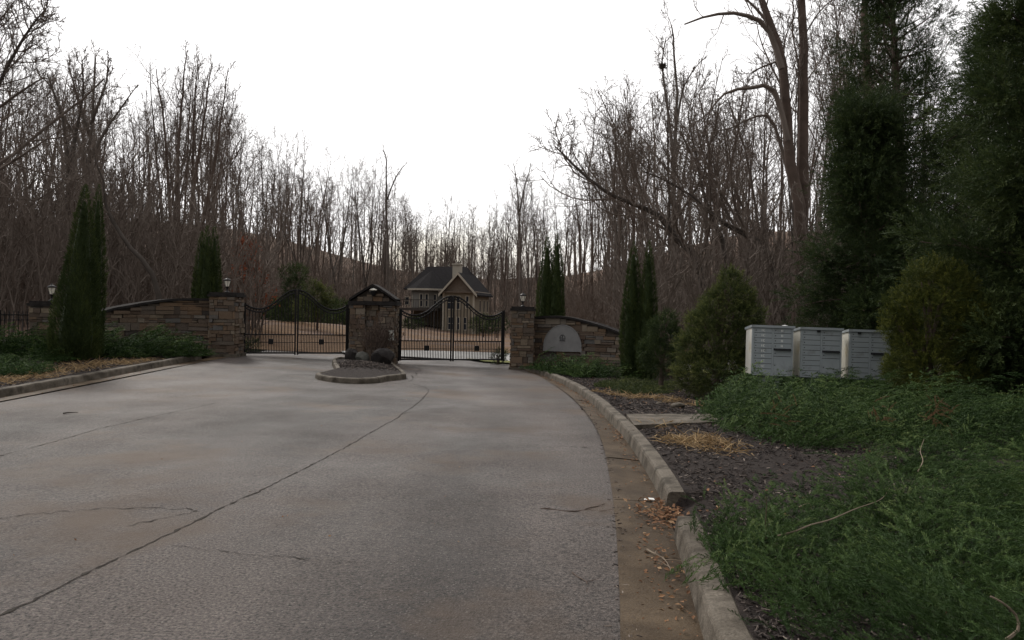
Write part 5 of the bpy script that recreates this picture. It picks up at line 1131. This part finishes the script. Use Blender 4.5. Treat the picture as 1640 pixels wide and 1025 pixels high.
for lv in (1, 2): tubes(ge, [(a, np.clip(b, 0.004, 0.007)) for a, b in lines[lv] if len(a) != 7], 3)
ge.obj('twigs', M['bark2'], t); g2 = Geo(); tubes(g2, lines[0], 5); g2.obj('stem', M['bark2'], t)
LEAF = (np.array([(0, 0, 0), (0.45, 0.28, 0.07), (1, 0, 0.0), (0.45, -0.28, 0.1)], float), [np.array([(0, 1, 2, 3)])])
def leafy(label, px, Y, py_top, seed, n, spread):
    rs_ = np.random.default_rng(seed); x = at(px, 500, Y).x; zb = gz(x, Y); H = at(px, py_top, Y).z - zb; ln = {}
    P_, q = straight(H, 0.09, seed)[0]; ln[0] = [(P_, q)]; grow_children(ln, P_, q, 1, dict(CFG, levels=3, num=(13, 6, 4), reach=spread, up=(0.02, 0.02, 0.02, 0)), rs_, 0.15, H)
    t_ = thing('rust_leaved_tree', label, 'tree', (x, Y, zb)); g_ = Geo(); g_.tube(P_, q, 8); g_.obj('trunk', M['bark3'], t_); c_ = Geo()
    for lv in (1, 2, 3): tubes(c_, ln[lv], 3)
    c_.obj('crown', M['twig'], t_); tips = np.array([a[k] for a, b in ln[3] + ln[2] for k in range(1, len(a))]); i = rs_.integers(0, len(tips), n); f_ = Geo()
    put(f_, [LEAF], tips[i] + rs_.normal(0, 0.12, (n, 3)), rs_.normal(size=(n, 3)), rs_.uniform(0.1, 0.2, n), rs_.uniform(0, 1, n), rs_); f_.obj('leaves', M['rust'], t_)
leafy('small tree still holding rusty orange leaves, above the left end of the left gate', 408, 40, 392, 5, 1500, 0.42)
leafy('low rust leaved sapling close behind the lantern of the left gate pillar', 384, 37, 440, 6, 700, 0.5)

# ------------------------------------------------------------------ ground clutter
def scatter_obj(name, m_, tm, pts, dirs, sizes, tint, seed, roll=1.0):
    ge = Geo(); put(ge, tm, pts, dirs, sizes, tint, np.random.default_rng(seed), roll); return tag(ge.obj(name, m_), kind='stuff')
CHIP = (np.array([(-.5, -.12, 0), (.5, -.1, 0.03), (.5, .12, 0.02), (-.5, .1, 0), (-.45, -.1, .1), (.46, -.08, .12), (.45, .1, .12), (-.46, .09, .1)], float), [np.array([(4, 5, 6, 7), (0, 1, 5, 4), (1, 2, 6, 5), (2, 3, 7, 6), (3, 0, 4, 7)])])
rs = np.random.default_rng(3); n = 30000
Y = 3 + 20 * rs.uniform(0, 1, n) ** 1.5; X = xk(np.minimum(Y, KEND)) + 0.2 + np.abs(rs.uniform(0, 1, n)) * np.where(Y < 6, 1.3, np.where(Y < 14, 3.2, 2.5))
k = rs.uniform(0, 1, n) < 0.5 * (1 + np.sin(X * 2.3 + Y) * np.sin(Y * 1.7 - X)) + 0.35
X, Y = X[k], Y[k]; P = np.stack([X, Y, [BR(a, b) + 0.008 for a, b in zip(X, Y)]], -1)
n2 = 7000; YL = rs.uniform(9, 22, n2); XL_ = XL - 0.2 - rs.uniform(0, 2.2, n2) ; P2 = np.stack([XL_, YL, [BL(a, b) + 0.008 for a, b in zip(XL_, YL)]], -1)
n3 = 3500; q3 = cxy + rs.normal(0, 0.6, (n3, 2)); k3 = inside([tuple(v) for v in cxy + (lp[:, :2] - cxy) * 0.9], q3[:, 0], q3[:, 1]); q3 = q3[k3]; dd = np.hypot(*(q3 - cxy).T)
bd = lp[:, :2] - cxy; ba = np.arctan2(bd[:, 1], bd[:, 0]); od = np.argsort(ba); br_ = np.interp(np.arctan2(*(q3 - cxy).T[::-1]), ba[od], np.hypot(*bd[od].T))
kk = np.clip(1 - dd / (br_ * 0.95), 0, 1); P3 = np.stack([q3[:, 0], q3[:, 1], g(q3[:, 0], q3[:, 1]) + 0.095 + 0.11 * np.sin(kk * math.pi / 2)], -1)
PA = np.concatenate([P, P2, P3]); az = rs.uniform(0, 6.28, len(PA))
scatter_obj('mulch_chips', M['chip'], [CHIP], PA, np.stack([np.cos(az), np.sin(az), rs.normal(0, 0.3, len(PA))], -1), rs.uniform(0.016, 0.055, len(PA)) * np.where(PA[:, 1] > 9, 1.3, 1.0), np.clip(rs.beta(1.2, 1.9, len(PA)), 0, 1), 1)
# dead straw
BLADE = (np.array([(0, -.02, 0), (0, .02, 0), (.5, .02, .05), (.5, -.02, .05), (1, 0, -.1)], float), [np.array([(0, 1, 2, 3)]), np.array([(3, 2, 4)])])
Pp, Dd = [], []
def straw(px, py, sx, n, bed, L=0.22):
    c = gp(px, py, 0.15)
    for _ in range(n):
        x, y = c.x + rs.normal(0, sx), c.y + rs.normal(0, sx * 1.1)
        if bed is BR and x < float(xk(min(y, KEND))) + 0.2: continue
        if bed is BL and x > XL - 0.2: continue
        a = rs.uniform(0, 6.28); Pp.append((x, y, bed(x, y) + 0.01)); Dd.append((math.cos(a), math.sin(a), abs(rs.normal(0.2, 0.3))))
for px, py in ((5, 609), (35, 606), (70, 601), (98, 594), (120, 587), (145, 583), (172, 580), (200, 578), (235, 577), (265, 576)): straw(px, py, 0.26, 170, BL)
for px, py, n_ in ((955, 625, 90), (985, 630, 110), (1020, 634, 130), (1050, 634, 120), (1078, 640, 120), (1100, 704, 150), (1130, 706, 190), (1155, 716, 90), (1075, 700, 60), (1060, 678, 50), (1110, 646, 70)): straw(px, py, 0.16, n_, BR)
Pp, Dd = np.array(Pp), np.array(Dd)
scatter_obj('dead_grass', M['straw'], [BLADE], Pp, Dd, rs.uniform(0.1, 0.26, len(Pp)), rs.uniform(0, 1, len(Pp)), 2)
# fallen leaves and needles in the gutter and on the beds
Pl, Dl, Sl = [], [], []
def leaf(x, y, z, s): 
    a = rs.uniform(0, 6.28); Pl.append((x, y, z)); Dl.append((math.cos(a), math.sin(a), rs.normal(0, 0.25))); Sl.append(s)
for _ in range(1500):
    y = 3.5 + 21 * rs.uniform() ; u = 1 - rs.beta(1.0, 3.0); x0, x1 = float(xa(y)), float(xk(y))
    if rs.uniform() < 0.45 + 0.45 * math.sin(y * 1.9) * math.sin(y * 0.7): leaf(x0 + (x1 - x0) * u - 0.02, y, gz(x0, y) + 0.008, rs.uniform(0.015, 0.05))
pc = gp(1070, 824)
for _ in range(230): leaf(pc.x + rs.normal(-0.05, 0.10), pc.y + rs.normal(0.02, 0.2), gz(pc.x, pc.y) + abs(rs.normal(0.0, 0.022)), rs.uniform(0.025, 0.07))
for _ in range(90): q = gp(rs.uniform(1000, 1095), rs.uniform(800, 1000)); leaf(q.x, q.y, q.z + 0.006, rs.uniform(0.012, 0.05))
for _ in range(420):
    y = rs.uniform(4, 22); x = float(xk(y)) + 0.22 + rs.uniform(0, 3); leaf(x, y, BR(x, y) + 0.03, rs.uniform(0.02, 0.055))
for _ in range(200): x = rs.uniform(-8.2, 0.4); y = rs.uniform(5, 25); leaf(min(x, float(xa(y)) - 0.05), y, gz(x, y) + 0.015, rs.uniform(0.01, 0.03))
for _ in range(260): y = rs.uniform(8, 23); leaf(XL + rs.uniform(0.02, 0.4), y, gz(XL, y) + 0.006, rs.uniform(0.015, 0.045))
Pl, Dl = np.array(Pl), np.array(Dl); scatter_obj('fallen_leaves', M['leaf'], [LEAF], Pl, Dl, np.array(Sl), rs.beta(1.6, 1.8, len(Pl)), 3, 0.35)
# pine needle crumbs along the asphalt edge
n = 260; y = 3 + 12 * rs.uniform(0, 1, n) ** 1.6; x = xa(y) + rs.normal(0, 0.03, n); P = np.stack([x, y, g(x, y) + 0.012], -1); a = rs.uniform(0, 6.28, n)
scatter_obj('edge_grit', M['chip'], [CHIP], P, np.stack([np.cos(a), np.sin(a), 0 * a], -1), rs.uniform(0.015, 0.04, n), rs.beta(1.5, 1.5, n), 4)
# leaf litter in the woods nearest the walls is carried by the ground itself; a few sticks lie about
def stick(name, label, pts, r_, m_='bark2', cat='stick', dz=0.012, forks=()):
    P_ = [tuple(gp(*q, dz) if len(q) == 2 else at(*q)) for q in pts]; S = spline(P_, 0.05); o = S[0]; ge = Geo(); S2 = S - o; S2[:, 2] += rs.normal(0, 0.003, len(S2)); S2[:, :2] += np.cumsum(rs.normal(0, 0.003, (len(S2), 2)), 0)
    ge.tube(S2, np.linspace(r_, r_ * 0.35, len(S)), 5)
    for f0, az, L in forks:
        i = int(f0 * (len(S) - 1)); ge.tube(polyline(S2[i], (math.cos(az), math.sin(az), 0.02), L, 4, 0.15, 0, rs), np.linspace(r_ * 0.6, r_ * 0.2, 5), 4)
    return tag(ge.obj(name, M[m_], loc=tuple(o)), label, cat)
stick('fallen_stick', 'thin brown stick lying on the asphalt near the gutter', [(866, 814), (890, 816), (918, 819), (940, 814), (968, 807)], 0.007, forks=((0.55, 0.3, 0.25), (0.7, -0.9, 0.15)))
stick('fallen_stick', 'forked pale twig lying in the gutter just below the kerb gap', [(1037, 880), (1050, 888), (1062, 892), (1072, 905), (1076, 915)], 0.006, 'dead', forks=((0.3, 1.2, 0.12), (0.6, -0.5, 0.14), (0.8, 2.2, 0.1)))
stick('fallen_stick', 'short curved dark twig on the near asphalt, left of the gutter', [(916, 918), (930, 928), (942, 938), (938, 950)], 0.004, forks=((0.5, 0.6, 0.1),))
stick('fallen_stick', 'small dark twig lying by itself in the left lane', [(102, 662), (112, 660), (124, 660)], 0.012, 'bark3')
def wpt(px, py, h): p = gp(px, py, h); return (p.x, p.y, p.z)
def stalk(label, pts, r_=0.005, m_='dead'):
    S = spline([wpt(*q) for q in pts], 0.04); o = S[0].copy(); ge = Geo(); ge.tube(S - o, np.linspace(r_, r_ * 0.4, len(S)), 5); return tag(ge.obj('dry_stalk', M[m_], loc=tuple(o)), label, 'dry stalk')
stalk('upright pale dry stalk standing out of the near juniper', [(1228, 862, 0.30), (1226, 836, 0.42), (1228, 812, 0.52), (1226, 796, 0.6)])
stalk('pale hooked dead stem in the bottom right corner', [(1606, 1028, 0.36), (1630, 1010, 0.4), (1627, 985, 0.45), (1605, 965, 0.5), (1586, 955, 0.52)], 0.008)
stalk('long trailing dry vine running across the middle of the near juniper', [(1245, 858, 0.38), (1275, 850, 0.42), (1300, 840, 0.44), (1330, 832, 0.44), (1370, 815, 0.44), (1410, 800, 0.42), (1425, 782, 0.45)], 0.005)
stalk('thin curled dry stem between the small juniper clump and the bed under the mailboxes', [(1470, 755, 0.3), (1478, 738, 0.36), (1474, 722, 0.42), (1480, 703, 0.5)], 0.005)
stalk('short bent dry stem near the upright stalk', [(1280, 812, 0.4), (1296, 806, 0.46), (1300, 818, 0.42)], 0.004)
for i, (px, py) in enumerate(((1402, 662), (1488, 676), (1515, 658), (1242, 668), (1352, 830))):
    pass
for i, (px, py, h_, lb) in enumerate(((1405, 664, 0.5, 'largest reddish dead sprig in the juniper bed under the mailboxes'), (1512, 657, 0.55, 'reddish dead sprig at the back of the juniper bed, in front of the golden shrub'), (1490, 682, 0.5, 'reddish dead sprig in the middle of the juniper bed, right of the largest one'), (1245, 668, 0.5, 'small brown dead sprig at the left end of the juniper bed under the mailboxes'))):
    p = gp(px, py, h_); q_ = Geo(); n_ = 12; put(q_, J_FINE, rs.normal(0, 0.06, (n_, 3)) + np.array([0, 0, 0.03]), rs.normal(0, 0.7, (n_, 3)) + np.array([0.5, -0.3, 0.4]), rs.uniform(0.1, 0.19, n_), rs.uniform(0, 0.3, n_), rs)
    tag(q_.obj('dead_sprig', M['leaf'], loc=(p.x, p.y, p.z)), lb, 'dead sprig')
p = gp(1040, 801); t = tag(Geo().add([(-0.045, -0.018, 0.004), (0.0, -0.024, 0.012), (0.045, -0.016, 0.006), (0.04, 0.02, 0.014), (0.0, 0.016, 0.018), (-0.043, 0.022, 0.006)], [np.array([(0, 1, 4, 5), (1, 2, 3, 4)])]).obj('paper_scrap', M['white'], loc=(p.x, p.y, p.z)), 'small white paper scrap lying in the gutter by the kerb gap', 'paper scrap')
